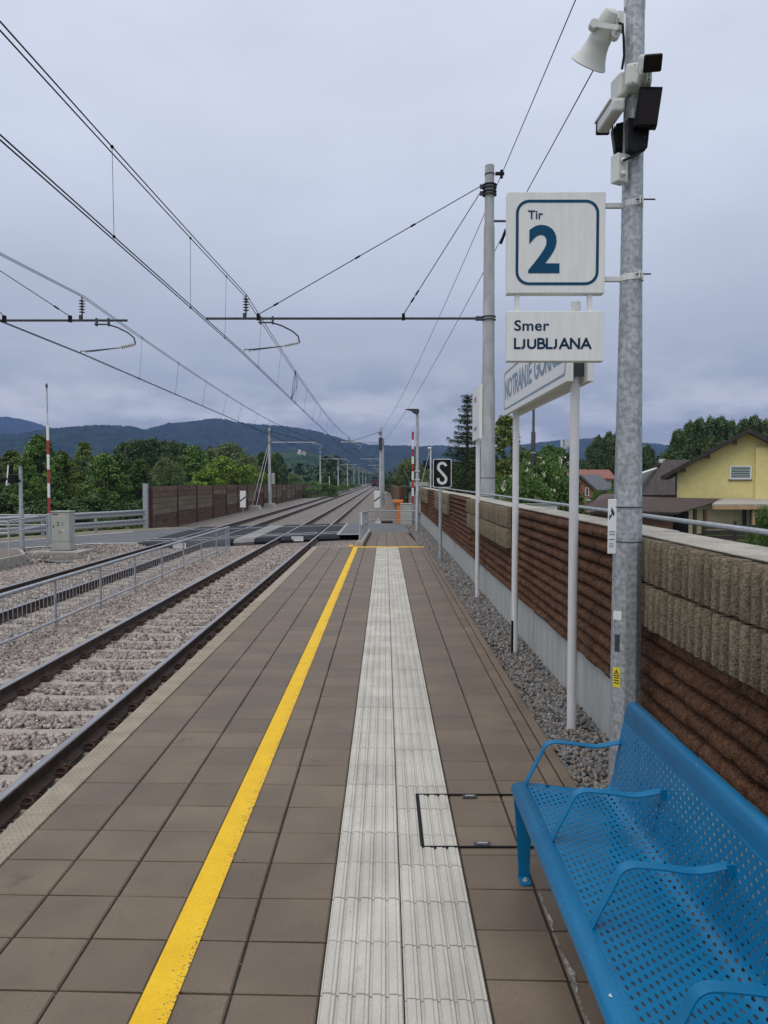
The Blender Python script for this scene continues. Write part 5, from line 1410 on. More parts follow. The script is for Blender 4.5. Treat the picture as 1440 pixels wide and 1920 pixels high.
# track signal far down the line
ts = thing('track_signal', 'black headed railway colour-light signal on a thin post far down the left side', 'signal', (-9.7,130,-.9))
mb = MB(); mb.cyl((-9.7,130,-.9),(-9.7,130,3.0),.06,n=8); mb.build('post', M['white'], ts)
mb = MB(); mb.prism(rrect(-9.7,2.9,.48,.72,.2), 129.9,130.1,'y'); mb.build('head', M['black'], ts)
mb = MB(); mb.cyl((-9.7,129.88,3.02),(-9.7,129.86,3.02),.07,n=10); mb.build('lamp', M['white'], ts)
mk = thing('marker_sign', 'small black and white square marker beside the far signal post', 'railway sign', (-10.0,128,-.9))
mb = MB(); mb.box(-10.25,-9.8,128,128.05,-.45,.05); mb.build('board', M['white'], mk)
mb = MB(); mb.prism([(-10.2,-.4),(-10.05,-.2),(-10.2,0)],127.96,127.99,'y'); mb.prism([(-9.85,-.4),(-10.0,-.2),(-9.85,0)],127.96,127.99,'y'); mb.build('black_wedge', M['black'], mk)

# locomotive far away on the near track
lo = thing('locomotive', 'small dark red locomotive far down the near track', 'locomotive', (TRK[0],236,Z_RAIL))
x = TRK[0]
mb = MB(); mb.prism([(x-1.4,.1),(x-1.45,.9),(x-1.35,1.35),(x+1.35,1.35),(x+1.45,.9),(x+1.4,.1)], 236, 250, 'y'); mb.build('body', M['locored'], lo, bevel=.15)
mb = MB(); mb.prism([(x-1.3,1.35),(x-1.15,2.5),(x-.7,2.9),(x+.7,2.9),(x+1.15,2.5),(x+1.3,1.35)], 236.6, 249.5, 'y'); mb.build('cab', M['black'], lo, bevel=.1)
mb = MB(); mb.box(x-1.05,x-.1,236.5,236.62,1.55,2.3); mb.box(x+.1,x+1.05,236.5,236.62,1.55,2.3); mb.build('windscreen', M['glass'], lo)
mb = MB(); mb.box(x-1.3,x+1.3,235.8,249,-.35,.1); mb.build('underframe', M['black'], lo)
for sx in (-.9,.9):
    mb = MB(); mb.cyl((x+sx,235.95,.5),(x+sx,235.8,.5),.14,n=10); mb.build('headlight', M['offwhite'], lo)
    mb = MB(); mb.cyl((x+sx*.83,237.2,-.05),(x+sx*.83,237.2,-.05+.001),.1,n=6); 
    for yy_ in (238,241,245,248): mb.tube([(x+sx*.83-.06,yy_,-.08),(x+sx*.83+.06,yy_,-.08)], .46, 14)
    mb.build('wheel', M['black'], lo)

for ch_ in [lo] : ch_.location.y += 30
# ------------------------------------------------------------------ foliage
def leafmat(name, cols, noise=(.8,.75,1.25)): return ramp_island_mat(name, cols, rough=.6, spec=.25, noise=noise)
M['leaf_alder'] = leafmat('alder_leaf', [(0.070,0.132,0.028),(0.127,0.219,0.044),(0.092,0.171,0.035),(0.172,0.275,0.059),(0.111,0.197,0.040)])
M['leaf_dark'] = leafmat('dark_leaf', [(0.041,0.081,0.024),(0.074,0.131,0.031),(0.057,0.106,0.028),(0.102,0.165,0.038)])
M['leaf_bright'] = leafmat('bright_leaf', [(0.120,0.203,0.027),(0.184,0.277,0.036),(0.142,0.230,0.030),(0.227,0.317,0.055)])
M['leaf_willow'] = leafmat('willow_leaf', [(0.094,0.135,0.047),(0.149,0.194,0.074),(0.117,0.164,0.061),(0.181,0.224,0.087)])
M['leaf_birch'] = leafmat('birch_leaf', [(0.107,0.155,0.033),(0.163,0.220,0.050),(0.135,0.184,0.043),(0.193,0.248,0.066)])
M['leaf_poplar'] = leafmat('poplar_leaf', [(0.061,0.112,0.034),(0.101,0.164,0.053),(0.082,0.136,0.044),(0.138,0.202,0.069),(0.172,0.232,0.095)])
M['leaf_spruce'] = leafmat('spruce_needles', [(0.021,0.039,0.015),(0.038,0.062,0.020),(0.029,0.050,0.018),(0.053,0.078,0.025)])
M['leaf_shrub'] = leafmat('shrub_leaf', [(0.056,0.116,0.022),(0.106,0.193,0.039),(0.080,0.154,0.031),(0.138,0.231,0.048)])
M['leaf_flower'] = ramp_island_mat('elder_blossom', [(.55,.55,.36),(.68,.68,.48)], rough=.8)

def leaf_quads(P, size, up=.35):
    n = len(P); nrm = rng.normal(size=(n,3)); nrm[:,2] = np.abs(nrm[:,2]) + up; nrm /= np.linalg.norm(nrm,axis=1,keepdims=True)
    a = np.cross(nrm, rng.normal(size=(n,3))); a /= np.linalg.norm(a,axis=1,keepdims=True) + 1e-9; b = np.cross(nrm, a)
    s = np.asarray(size).reshape(-1,1) * rng.uniform(.7,1.3,(n,1))
    a = a*s; b = b*s*.62
    V = np.stack([P-a, P-b*.9+a*.1+nrm*s*.10, P+a, P+b*.9+a*.1+nrm*s*.10],1).reshape(-1,3)
    F = np.arange(4*n).reshape(-1,4)
    return V, F
def crown_points(H, Rr, base, n, style, nclus):
    """clusters of leaves spread over an uneven envelope"""
    pts = []
    if style == 'round': env = lambda t: (np.sin(np.pi*np.clip(t,0,1)**.75)**.6)
    elif style == 'ovoid': env = lambda t: (np.sin(np.pi*np.clip(t*.92+.06,0,1)**.62)**.75)
    elif style == 'poplar': env = lambda t: np.clip(np.minimum((t+.08)*4, 1.05*(1-t**2.2)**.62), .10, 1)
    elif style == 'bush': env = lambda t: np.sqrt(np.clip(1-(t*.98)**2,0,1))
    ph = rng.uniform(0,6.28,4)
    for _ in range(nclus):
        t = rng.uniform(0,1)**(.9); az = rng.uniform(0,2*np.pi)
        lump = 1 + .20*np.sin(2*az+ph[0]+3*t) + .13*np.sin(3*az+ph[1]-5*t)
        rad = env(t)*Rr*lump*rng.uniform(.35,1.0)**.55
        c = np.array([rad*np.cos(az), rad*np.sin(az), base + t*(H-base)])
        k = max(4, int(n/nclus*rng.uniform(.5,1.5)))
        cs = Rr*rng.uniform(.13,.27)*(1.0 if style != 'poplar' else .72)
        q = rng.normal(size=(k,3)); q /= np.linalg.norm(q,axis=1,keepdims=True)
        q *= rng.uniform(.25,1,(k,1))**.5 * cs
        if style == 'poplar': q[:,2] *= 2.0
        else: q[:,2] *= .72
        q[:,2] -= .2*cs*(q[:,0]**2+q[:,1]**2)/cs**2
        pts.append(c+q)
    return np.concatenate(pts)
def tree_proto(name, H, Rr, base, style, leafm, n, nclus, leaf, trunk_r, seed, nlimb=9):
    global rng
    keep_ = rng; rng = np.random.default_rng(seed); rs = random.Random(seed)
    root = bpy.data.objects.new(name, None); C.objects.link(root); root.location = (0,0,0)
    P = crown_points(H, Rr, base, n, style, nclus)
    V, F = leaf_quads(P, np.full(len(P), leaf))
    np_mesh('crown', V, F, M[leafm], root)
    mb = MB(); lean = rs.uniform(-.03,.03)*H
    tp = H*(.80 if style != 'bush' else .6)
    if style != 'bush':
        mb.tube([(0,0,-.3),(lean*.2,0,tp*.25),(lean*.5,lean*.3,tp*.55),(lean,lean*.5,tp)], [trunk_r*1.25,trunk_r,trunk_r*.7,trunk_r*.15], 8)
    for k in range(nlimb):
        z0 = base + (tp-base)*rs.uniform(-.1,.75) if style != 'bush' else .05
        z0 = max(z0, .05); az = rs.uniform(0,6.28); L_ = Rr*rs.uniform(.45,.85); rise = L_*rs.uniform(.5,1.2) if style != 'poplar' else L_*2.2
        if style == 'bush': rise = H*rs.uniform(.4,.7)
        x0 = lean*z0/H
        mb.tube([(x0,0,z0),(x0+L_*.5*math.cos(az),L_*.5*math.sin(az),z0+rise*.55),(x0+L_*math.cos(az),L_*math.sin(az),z0+rise)], [trunk_r*.45,trunk_r*.3,trunk_r*.08], 5)
    mb.build('trunk', M['bark'], root, smooth=True)
    root['proto'] = 1
    rng = keep_
    return root
def spruce_proto(name, H, Rr, seed):
    global rng
    keep_ = rng; rng = np.random.default_rng(seed); rs = random.Random(seed)
    root = bpy.data.objects.new(name, None); C.objects.link(root)
    VV, FF, off = [], [], 0; mb = MB()
    mb.tube([(0,0,-.2),(0,0,H*.5),(0,0,H*.99)], [.17,.10,.012], 8)
    z = .5
    while z < H*.985:
        t = z/H; nb_k = rs.randint(5,7); L0_ = Rr*(1-t)**.85*rs.uniform(.8,1.12) + .12
        a0 = rs.uniform(0,6.28)
        for k in range(nb_k):
            az = a0 + 6.283*k/nb_k + rs.uniform(-.3,.3); L_ = L0_*rs.uniform(.65,1.15)
            dr = rs.uniform(.10,.32)*(1-t*.6)
            m = max(3, int(L_/.10)); P = []
            for i in range(m):
                s = (i+.6)/m; r_ = L_*s; zz = z + .10*L_ - dr*L_*s*1.3 + .22*L_*s*s
                P.append((r_*math.cos(az), r_*math.sin(az), zz))
            if L_ > .25: mb.tube([(0,0,z+.05*L_), P[len(P)//2], P[-1]], [.022,.014,.004], 4)
            P = np.array(P); Q = []
            for p, s in zip(P, np.linspace(.1,1,m)):
                w = .16*L_*(1.1-s)+.05; k2 = 9
                o = rng.normal(size=(k2,3))*[w,w,.035]; o[:,2] -= np.abs(rng.normal(size=k2))*.10*(1-.4*s); Q.append(p+o)
            Q = np.concatenate(Q); n = len(Q)
            d = np.array([math.cos(az),math.sin(az),-.35]); a = d + rng.normal(size=(n,3))*.45; a /= np.linalg.norm(a,axis=1,keepdims=True)
            b = np.cross(a, rng.normal(size=(n,3))); b /= np.linalg.norm(b,axis=1,keepdims=True)
            a *= rng.uniform(.05,.10,(n,1)); b *= rng.uniform(.014,.026,(n,1))
            V = np.stack([Q-a, Q-b, Q+a, Q+b],1).reshape(-1,3); VV.append(V); FF.append(np.arange(4*n).reshape(-1,4)+off); off += 4*n
        z += rs.uniform(.28,.46)*(1-.40*t)
    np_mesh('crown', np.concatenate(VV), np.concatenate(FF), M['leaf_spruce'], root)
    mb.build('trunk', M['bark'], root); root['proto'] = 1
    rng = keep_
    return root
PROTO = {
 'alder':  tree_proto('deciduous_tree', 8.0, 2.6, .9, 'ovoid', 'leaf_alder', 15000, 130, .115, .16, 21),
 'alderb': tree_proto('deciduous_tree', 8.0, 2.3, 1.2, 'ovoid', 'leaf_alder', 13000, 110, .115, .15, 22),
 'dark':   tree_proto('deciduous_tree', 8.0, 2.5, .7, 'ovoid', 'leaf_dark', 15000, 120, .115, .16, 23),
 'birch':  tree_proto('birch_tree', 8.0, 1.8, 1.5, 'ovoid', 'leaf_birch', 12000, 110, .095, .11, 24),
 'bright': tree_proto('deciduous_tree', 6.0, 3.2, .4, 'round', 'leaf_bright', 12000, 100, .125, .12, 25),
 'willow': tree_proto('willow_tree', 8.0, 4.0, .6, 'round', 'leaf_willow', 20000, 170, .125, .2, 26),
 'poplar': tree_proto('poplar_tree', 12.0, 2.0, 1.5, 'poplar', 'leaf_poplar', 17000, 230, .135, .2, 27),
 'poplarb':tree_proto('poplar_tree', 12.0, 2.5, 1.2, 'poplar', 'leaf_poplar', 18000, 240, .135, .2, 28),
 'shrub':  tree_proto('shrub', 2.4, 1.7, .05, 'bush', 'leaf_shrub', 13000, 110, .048, .05, 29),
 'shrubd': tree_proto('shrub', 2.4, 1.8, .05, 'bush', 'leaf_dark', 9000, 80, .065, .05, 30),
 'tall':   tree_proto('deciduous_tree', 8.0, 1.7, 2.2, 'ovoid', 'leaf_shrub', 9000, 80, .10, .13, 31),
}
used = set()
def plant(kind, u, v_top, D, label, zb=-2.0, wide=1.0, group=None, name=None):
    """u, v_top: where the tree's middle and tip were read off the photograph; D metres away"""
    root = PROTO[kind]; X = (u-722)/1400*D; H = CAM_H - (v_top-900)/1400*D - zb
    H0 = {'poplar':12.0,'poplarb':12.0,'shrub':2.4,'shrubd':2.4,'bright':6.0}.get(kind, 8.0)
    s = H/H0; rot = (0,0,random.uniform(0,6.28)); sc = (s*wide, s*wide, s)
    if kind in used: o = dup(root, (X,D,zb), rot=rot, scale=sc)
    else:
        o = root; o.location = (X,D,zb); o.rotation_euler = rot; o.scale = sc; used.add(kind)
    if name: o.name = name
    cat = 'shrub' if kind.startswith('shrub') else 'tree'
    tag(o, label, cat)
    if group: o['group'] = group
    elif 'group' in o: del o['group']
    if 'proto' in o: del o['proto']
    return o
random.seed(12)
GL = 'trees behind the guard rail'
plant('birch', -30, 842, 62, 'pale leafy tree cut by the left edge of the photo behind the road signal', -1.9, 1.6, GL)
plant('birch', 22, 848, 66, 'light green birch directly behind the level crossing signal post', -1.9, 1.5, GL)
plant('alder', 74, 822, 58, 'tall pointed green alder just left of the striped barrier pole', -1.9, .95, GL)
plant('alderb', 118, 848, 62, 'slim alder with dark bare stem just right of the striped barrier pole', -1.9, .8, GL)
plant('birch', 160, 832, 60, 'yellowish green birch rising above the grey cabinet', -1.9, 1.05, GL)
plant('alder', 196, 856, 56, 'wide spreading green alder to the right of the grey cabinet', -1.9, 1.1, GL)
plant('dark', 228, 852, 62, 'dark green tree behind the right part of the guard rail', -1.9, .9, GL)
plant('dark', 262, 862, 60, 'darkest green tree touching the end post of the far noise barrier', -1.9, .95, GL)
plant('alderb', 50, 862, 55, 'low green alder between the signal post and the tall pointed alder', -1.9, .95, GL)
plant('dark', 128, 880, 66, 'dark tree filling the gap behind the grey cabinet', -1.9, 1.4, GL)
for u, v, w, lab in ((-20,925,1.6,'dark bush at the left photo edge below the road signal lamps'),(40,935,1.5,'dark bush beneath the tall alder behind the guard rail'),(105,942,1.5,'dark bush directly left of the grey cabinet lid'),(165,936,1.6,'dark bush right above the grey cabinet behind the guard rail'),(215,944,1.6,'dark bush behind the middle of the guard rail'),(265,940,1.5,'dark bush behind the right end of the guard rail')):
    plant('shrubd', u, v, 50 + (u % 7), lab, -1.7, w*1.25, 'bushes behind the guard rail')
for u, v, lab in ((66,975,'bright low bush under the guard rail beside the striped pole'),(20,972,'bright low bush under the guard rail at the far left')):
    plant('shrub', u, v, 34, lab, -1.3, 1.6)
GM = 'tall poplars in the middle distance'
for u, v, w, kd in ((234,832,1.5,'poplar'),(252,829,1.4,'poplarb'),(270,827,1.5,'poplar'),(290,826,1.4,'poplarb'),(308,828,1.4,'poplar'),(328,831,1.4,'poplarb'),(346,834,1.3,'poplar'),(395,842,1.4,'poplarb')):
    plant(kd, u, v, 130, 'tall poplar in the dark row behind the far noise barrier', -2, w, GM)
plant('willow', 312, 864, 78, 'pale green willow just above the near end of the far noise barrier', -2, .8)
plant('alder', 366, 840, 92, 'dark rounded tree behind the far barrier, left of the grey-green willow', -2, 1.25)
plant('willow', 428, 836, 100, 'large grey-green willow dome behind the far noise barrier', -2, 1.05)
plant('willow', 462, 858, 88, 'smaller grey-green willow right of the large willow dome', -2, .8)
plant('bright', 418, 862, 72, 'bright yellow-green tree sticking up behind the far noise barrier', -1.9, .95)
plant('bright', 388, 884, 70, 'low bright yellow-green bush left of the bright tree behind the barrier', -1.9, 1.0)
plant('bright', 468, 878, 76, 'low bright yellow-green tree just left of the nearest left-hand mast', -1.9, .8)
plant('dark', 494, 848, 110, 'dark green tree immediately left of the nearest left-hand mast', -2, .9)
plant('poplarb', 518, 852, 125, 'dark upright tree immediately right of the nearest left-hand mast', -2, 1.3)
plant('willow', 550, 890, 150, 'round light bush behind the end of the far noise barrier', -2, 1.1)
plant('shrub', 570, 906, 145, 'small bright bush beyond the end of the far noise barrier', -2, 1.4)
plant('dark', 617, 886, 140, 'round dark tree behind the black headed track signal', -2, 1.15)
for u, v, D in ((604,908,112),(612,915,120),(590,905,150),(640,908,190),(650,912,220),(664,908,260),(655,905,240),(632,912,160),(672,909,300)):
    plant('shrub', u, v, D, 'small bush growing along the track foot near the far masts', -1.6, 1.5, 'trackside bushes')
plant('willow', 772, 862, 92, 'round pale green tree behind the right-hand striped barrier pole', -2, .78)
plant('dark', 744, 892, 130, 'low dark tree left of the round pale tree, beyond the short barrier', -2, 1.3)
plant('dark', 722, 896, 170, 'small dark tree just right of the second right-hand mast', -2, 1.4)
plant('alder', 805, 882, 110, 'dark green tree between the round pale tree and the spruce', -2, 1.0)
sp = spruce_proto('spruce_tree', 8.6, 2.6, 43)
sp.location = ((876-722)/1400*34, 34, -2.0); del sp['proto']
sp.scale = (.92,.92,(CAM_H+165*34/1400+2)/8.6)
tag(sp, 'dark drooping spruce standing behind the wall beside the letter S board', 'tree')
plant('birch', 946, 784, 40, 'light leafy tree just right of the tall concrete mast', -2.0, .95)
plant('dark', 908, 842, 46, 'dark tree filling the gap behind the tall concrete mast', -2.0, 1.15)
plant('dark', 860, 868, 40, 'dark low tree at the foot of the spruce', -2.0, 1.0)
plant('alderb', 968, 850, 60, 'brownish green tree behind the far post of the station name board', -2.0, 1.1)
plant('shrub', 950, 908, 27, 'low green bush directly right of the concrete mast foot', -1.95, .5)
el = plant('shrub', 1030, 872, 25, 'elder bush with cream flower heads between the two station sign posts', -1.95, .42, name='elder_bush')
el2 = plant('shrub', 985, 896, 24, 'smaller flowering elder bush left of the dark lamp post', -1.95, .42, name='elder_bush')
plant('shrubd', 1055, 905, 24, 'dark bush behind the nearer post of the station name board', -1.95, .40)
plant('shrub', 1000, 912, 23.5, 'leafy bush at the foot of the dark lamp post', -1.95, .45)
plant('shrub', 1160, 903, 55, 'small bright tree left of the thick pole before the grey roof', -2.0, .4)
plant('shrub', 1120, 925, 50, 'low yellow-green bush beside the brick gable', -2.0, .4)
plant('shrub', 1437, 962, 25, 'light green bush at the right photo edge before the dark fence', -1.95, .42)
for el_, (cx_, cz_) in ((el,(0,0)),(el2,(0,0))):
    r_ = np.random.default_rng(5); n = 52; az = r_.uniform(0,6.28,n); t_ = r_.uniform(.15,1.0,n)
    rad = 2.0*np.sqrt(np.clip(1-(t_*.95)**2,.03,1))*r_.uniform(.88,1.1,n)
    P = np.stack([rad*np.cos(az), rad*np.sin(az), .15+2.42*t_],1); Q = []
    for p in P: Q.append(p + r_.normal(size=(14,3))*[.065,.065,.022])
    Q = np.concatenate(Q); V, F = leaf_quads(Q, np.full(len(Q), .036), up=1.2); np_mesh('blossom', V, F, M['leaf_flower'], el_)
GP = 'poplars behind the brick house'
for u, v, w in ((1106,838,1.0),(1122,822,1.0),(1140,813,1.0),(1157,812,1.0),(1176,826,1.0),(1194,832,1.0),(1212,838,1.0)):
    plant(random.choice(('poplar','poplarb')), u, v, 118, 'poplar in the dense clump left of the yellow house, either side of the thick pole', -2, w, GP)
GY_ = 'poplars behind the yellow house'
for u, v, w in ((1240,852,.8),(1268,812,1.0),(1290,797,1.0),(1310,791,1.0),(1330,787,1.0),(1350,788,1.0),(1368,793,1.0),(1392,790,1.0),(1412,786,1.0),(1434,792,1.0)):
    plant(random.choice(('poplar','poplarb')), u, v, 98, 'tall wind-blown poplar rising behind the yellow house roof', -2, w, GY_)
GR = 'tree row behind the elder bushes'
for u, v in ((978,852),(995,846),(1012,848),(1028,838),(1046,843),(1062,850),(1080,862),(932,862),(918,858)):
    plant(random.choice(('dark','alder')), u, v, 128, 'tree in the dark row far behind the elder bush', -2, 1.1, GR)
# far wooded plain that reads as one mass
VV, FF, off = [], [], 0
for k in range(520):
    D = rng.uniform(260,900); u = rng.uniform(-150,1600)
    if 640 < u < 735 and D < 600: continue
    X = (u-722)/1400*D; H = rng.uniform(7,15); Rr = H*rng.uniform(.35,.6); n = 110
    q = rng.normal(size=(n,3)); q /= np.linalg.norm(q,axis=1,keepdims=True); q[:,2] = np.abs(q[:,2])*1.0
    P = np.array([X,D,-2.2]) + q*[Rr,Rr,H]*rng.uniform(.8,1.05,(n,1))
    V, F = leaf_quads(P, np.full(n, H*.12)); VV.append(V); FF.append(F+off); off += len(V)
o = np_mesh('distant_wood', np.concatenate(VV), np.concatenate(FF), leafmat('distant_leaf', [(.028,.055,.018),(.05,.085,.026),(.038,.068,.022),(.065,.10,.032)], noise=(.02,.7,1.3)))
o['kind'] = 'stuff'
# rough grass under the trees and along the guard rail
P = []
for (x0,x1,y0,y1,n,h) in ((-26,-14.5,30,58,9000,.16),(2.4,14,16,36,5000,.14),(-14,-12.6,44,130,2500,.2),(-24,-17.5,18,32,5000,.16),(1.2,4,43,60,600,.15)):
    x = rng.uniform(x0,x1,n); y = rng.uniform(y0,y1,n)
    if y0 == 30: 
        ok = x < -14.6 - (38-y)*.25*(y < 38); x, y = x[ok], y[ok]
    if y0 == 18:
        ok = x < -19.2 + (y-18)*.42 - 3.0; x, y = x[ok], y[ok]
    z = np.array([ground_z(a,b) for a, b in zip(x,y)]) + h*.6
    P.append(np.stack([x,y,z],1))
P = np.concatenate(P); V, F = leaf_quads(P, np.full(len(P), .22), up=-.2)
o = np_mesh('tall_grass', V, F, leafmat('grass_blade', [(.06,.10,.02),(.10,.15,.035),(.08,.12,.025),(.13,.17,.05)])); o['kind'] = 'stuff'

# ------------------------------------------------------------------ houses on the right
def X_(u, D): return (u-722)/1400*D
def Z_(v, D): return CAM_H - (v-900)/1400*D
def gable(name, label, x0, x1, y0, y1, zb, ze, zr, wall, roof, over=.55, th=.18, axis='y', front=.6):
    """gable end faces the viewer when axis is y (ridge runs along y)"""
    r_ = thing(name, label, 'house', ((x0+x1)/2,y0,zb))
    xm = (x0+x1)/2
    mb = MB()
    if axis == 'y': mb.prism([(x0,zb),(x1,zb),(x1,ze),(xm,zr),(x0,ze)], y0, y1, 'y')
    else:
        ym = (y0+y1)/2; mb.prism([(y0,zb),(y1,zb),(y1,ze),(ym,zr),(y0,ze)], x0, x1, 'x')
    mb.build('wall', wall, r_)
    mb = MB()
    if axis == 'y':
        sl = (zr-ze)/(xm-x0)
        for s in (-1,1):
            xe = xm + s*((x1-x0)/2+over); zz = zr - sl*((x1-x0)/2+over)
            mb.prism([(xm,zr+.04),(xe,zz+.04),(xe,zz+.04+th),(xm,zr+.04+th)], y0-front, y1+front, 'y')
    else:
        ym = (y0+y1)/2; sl = (zr-ze)/(ym-y0)
        for s in (-1,1):
            ye = ym + s*((y1-y0)/2+over); zz = zr - sl*((y1-y0)/2+over)
            mb.prism([(ym,zr+.04),(ye,zz+.04),(ye,zz+.04+th),(ym,zr+.04+th)], x0-front, x1+front, 'x')
    rf = mb.build('roof', roof, r_)
    return r_, rf
D = 42.0
yh, rf = gable('yellow_house', 'yellow rendered house with dark brown gable roof and one small blinded window', X_(1278,D), X_(1522,D), D, D+10, Z_(935,D), Z_(884,D), Z_(813,D), M['yellowwall'], M['roofdark'], over=.85, th=.16, front=.75)
mb = MB()
xm = (X_(1278,D)+X_(1522,D))/2
sl = (Z_(813,D)-Z_(884,D))/(xm-X_(1278,D)); hw = (X_(1522,D)-X_(1278,D))/2+.87
for s in (-1,1):
    mb.prism([(xm,Z_(813,D)+.0),(xm+s*hw,Z_(813,D)-sl*hw),(xm+s*hw,Z_(813,D)-sl*hw+.24),(xm,Z_(813,D)+.26)], D-.80, D-.74, 'y')
mb.build('barge_board', M['darkwood'], yh)
for t_ in (.18,.55,.9):
    x = xm - (xm-X_(1278,D))*t_; mb = MB(); mb.box(x-.09,x+.09,D-.72,D+.0,Z_(813,D)-sl*(xm-x)-.22,Z_(813,D)-sl*(xm-x)-.02); mb.build('rafter_end', M['darkwood'], yh)
mb = MB(); mb.box(X_(1413,D),X_(1522,D),D-.28,D-.002,Z_(936,D),Z_(840,D)); mb.build('front_bay', M['yellowwall'], yh)
def window(parent, x0, x1, z0, z1, y, fm=M['white'], gm=M['blind'], fr=.07):
    mb = MB(); mb.box(x0,x1,y-.05,y+.02,z0,z0+fr); mb.box(x0,x1,y-.05,y+.02,z1-fr,z1); mb.box(x0,x0+fr,y-.05,y+.02,z0+fr,z1-fr); mb.box(x1-fr,x1,y-.05,y+.02,z0+fr,z1-fr)
    w_ = mb.build('window', fm, parent)
    mb = MB(); mb.box(x0+fr,x1-fr,y-.02,y-.012,z0+fr,z1-fr); mb.build('pane', gm, w_)
    return w_
w_ = window(yh, X_(1370,D), X_(1407,D), Z_(899,D), Z_(873,D), D)
mb = MB(); n = 4
for k in range(n):
    z = Z_(895,D) + (Z_(877,D)-Z_(895,D))*(k+.35)/n; mb.box(X_(1373.5,D),X_(1403.5,D),D-.028,D-.021,z,z+.05)
mb.build('blind_slat', M['glass'], w_)
mb = MB(); mb.box(X_(1368,D),X_(1408,D),D-.10,D-.0,Z_(900.5,D),Z_(899,D)); mb.build('sill', M['darkwood'], yh)
mb = MB(); mb.box(X_(1278,D)+.4,X_(1522,D),D+1.2,D+9,-2.1,Z_(935,D)-.01); mb.build('lower_wall', M['beigewall'], yh)
mb = MB(); mb.box(X_(1395,D),X_(1402,D),D+1.14,D+1.19,-1.9,Z_(952,D)); mb.box(X_(1408,D),X_(1425,D),D+1.14,D+1.19,-1.9,Z_(952,D)); mb.build('dark_door', M['glass'], yh)
mb = MB(); mb.cyl((X_(1276,D),D-.05,Z_(884,D)),(X_(1276,D),D-.05,Z_(935,D)),.05,n=8); mb.build('downpipe', M['darksteel'], yh)
yh.rotation_euler = (0,0,R(-23))
# timber canopy
cn_ = thing('timber_canopy', 'light timber canopy with posts attached below the yellow house wall', 'canopy', (X_(1390,39),39,-2))
mb = MB(); mb.add([(X_(1335,38),38,Z_(948,38)),(X_(1500,38),38,Z_(948,38)),(X_(1500,38),42,Z_(936,42)),(X_(1350,42),42,Z_(936,42)),(X_(1335,38),38,Z_(945,38)),(X_(1500,38),38,Z_(945,38)),(X_(1500,38),42,Z_(934,42)),(X_(1350,42),42,Z_(934,42))],[(0,1,2,3),(4,5,6,7),(0,1,5,4),(3,0,4,7)]); mb.build('roof_sheet', M['cap'], cn_)
mb = MB(); mb.box(X_(1335,38),X_(1500,38),37.9,38.02,Z_(955,38),Z_(948.5,38)); mb.build('beam', M['lightwood'], cn_)
for u in (1412,1303,1322):
    mb = MB(); x = X_(u,38.2); mb.box(x-.075,x+.075,38.1,38.25,-2.1,Z_(955,38)); mb.build('post', M['lightwood'] if u > 1400 else M['wood'], cn_)
# brown shed with corrugated roof
sh = thing('garden_shed', 'low brown shed with corrugated brown roof in front of the yellow house', 'shed', (X_(1200,34),34,-2))
fl, fr_ = Vector((X_(1078,33),33,Z_(953,33))), Vector((X_(1274,33.0),33.0,Z_(961,33)))
bl2, br2 = Vector((X_(1150,41),41.0,Z_(930,41))), Vector((X_(1358,41.5),41.5,Z_(936,41.5)))
mb = MB(); NC = 150; V = []
for i in range(NC+1):
    t_ = i/NC; a = fl.lerp(fr_,t_); b = bl2.lerp(br2,t_); dz = .035*math.sin(i*2*math.pi/4)
    V += [(a.x,a.y,a.z+dz),(b.x,b.y,b.z+dz)]
mb.add(V, [(2*i,2*i+2,2*i+3,2*i+1) for i in range(NC)])
o = mb.build('roof', M['roofbrown'], sh); o.modifiers.new('t','SOLIDIFY').thickness = .04
mb = MB(); mb.box(X_(1085,33.5),X_(1262,33.5),33.5,38,-2.1,Z_(963,33.5)-.02); mb.build('board_wall', M['wood'], sh)
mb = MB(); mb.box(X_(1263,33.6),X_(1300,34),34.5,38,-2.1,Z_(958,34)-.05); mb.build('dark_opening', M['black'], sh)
mb = MB(); mb.box(fl.x,fr_.x,32.94,32.99,Z_(962,33)-.06,Z_(962,33)+.03); mb.build('gutter_board', M['darkwood'], sh)
# steep dark roofed house behind
D = 56.0
dh = thing('dark_roofed_house', 'white house with steep dark tiled roof left of the yellow house', 'house', (X_(1245,D),D,-2))
mb = MB(); ym, y0, y1 = D+4, D, D+8
mb.add([(X_(1203,D),y0,Z_(928,D)),(X_(1300,D),y0,Z_(928,D)),(X_(1300,ym),ym,Z_(862,ym)),(X_(1244,ym),ym,Z_(862,ym)),(X_(1203,D),y1,Z_(928,D)),(X_(1300,D),y1,Z_(928,D))],[(0,1,2,3),(4,3,2,5)])
o = mb.build('roof', M['roofdark'], dh); o.modifiers.new('t','SOLIDIFY').thickness = .2
mb = MB(); mb.add([(X_(1206,D),y0+.3,-2.1),(X_(1300,D),y0+.3,-2.1),(X_(1300,D),y1,-2.1),(X_(1206,D),y1,-2.1),(X_(1206,D),y0+.3,Z_(926,D)),(X_(1300,D),y0+.3,Z_(926,D)),(X_(1300,D),y1,Z_(926,D)),(X_(1206,D),y1,Z_(926,D))],[(0,1,5,4),(1,2,6,5),(2,3,7,6),(3,0,4,7)])
mb.build('wall', M['plaster'], dh)
mb = MB(); a = X_(1180,D); mb.add([(a,D+1,-2.1),(X_(1240,D),D+6,-2.1),(X_(1240,D+6),D+6,Z_(873,D+6)),(X_(1205,D+1),D+1.5,Z_(885,D)),(a,D+1,Z_(905,D))],[(0,1,2,3,4)]); o = mb.build('gable_wall', M['plaster'], dh); o.modifiers.new('t','SOLIDIFY').thickness = .2
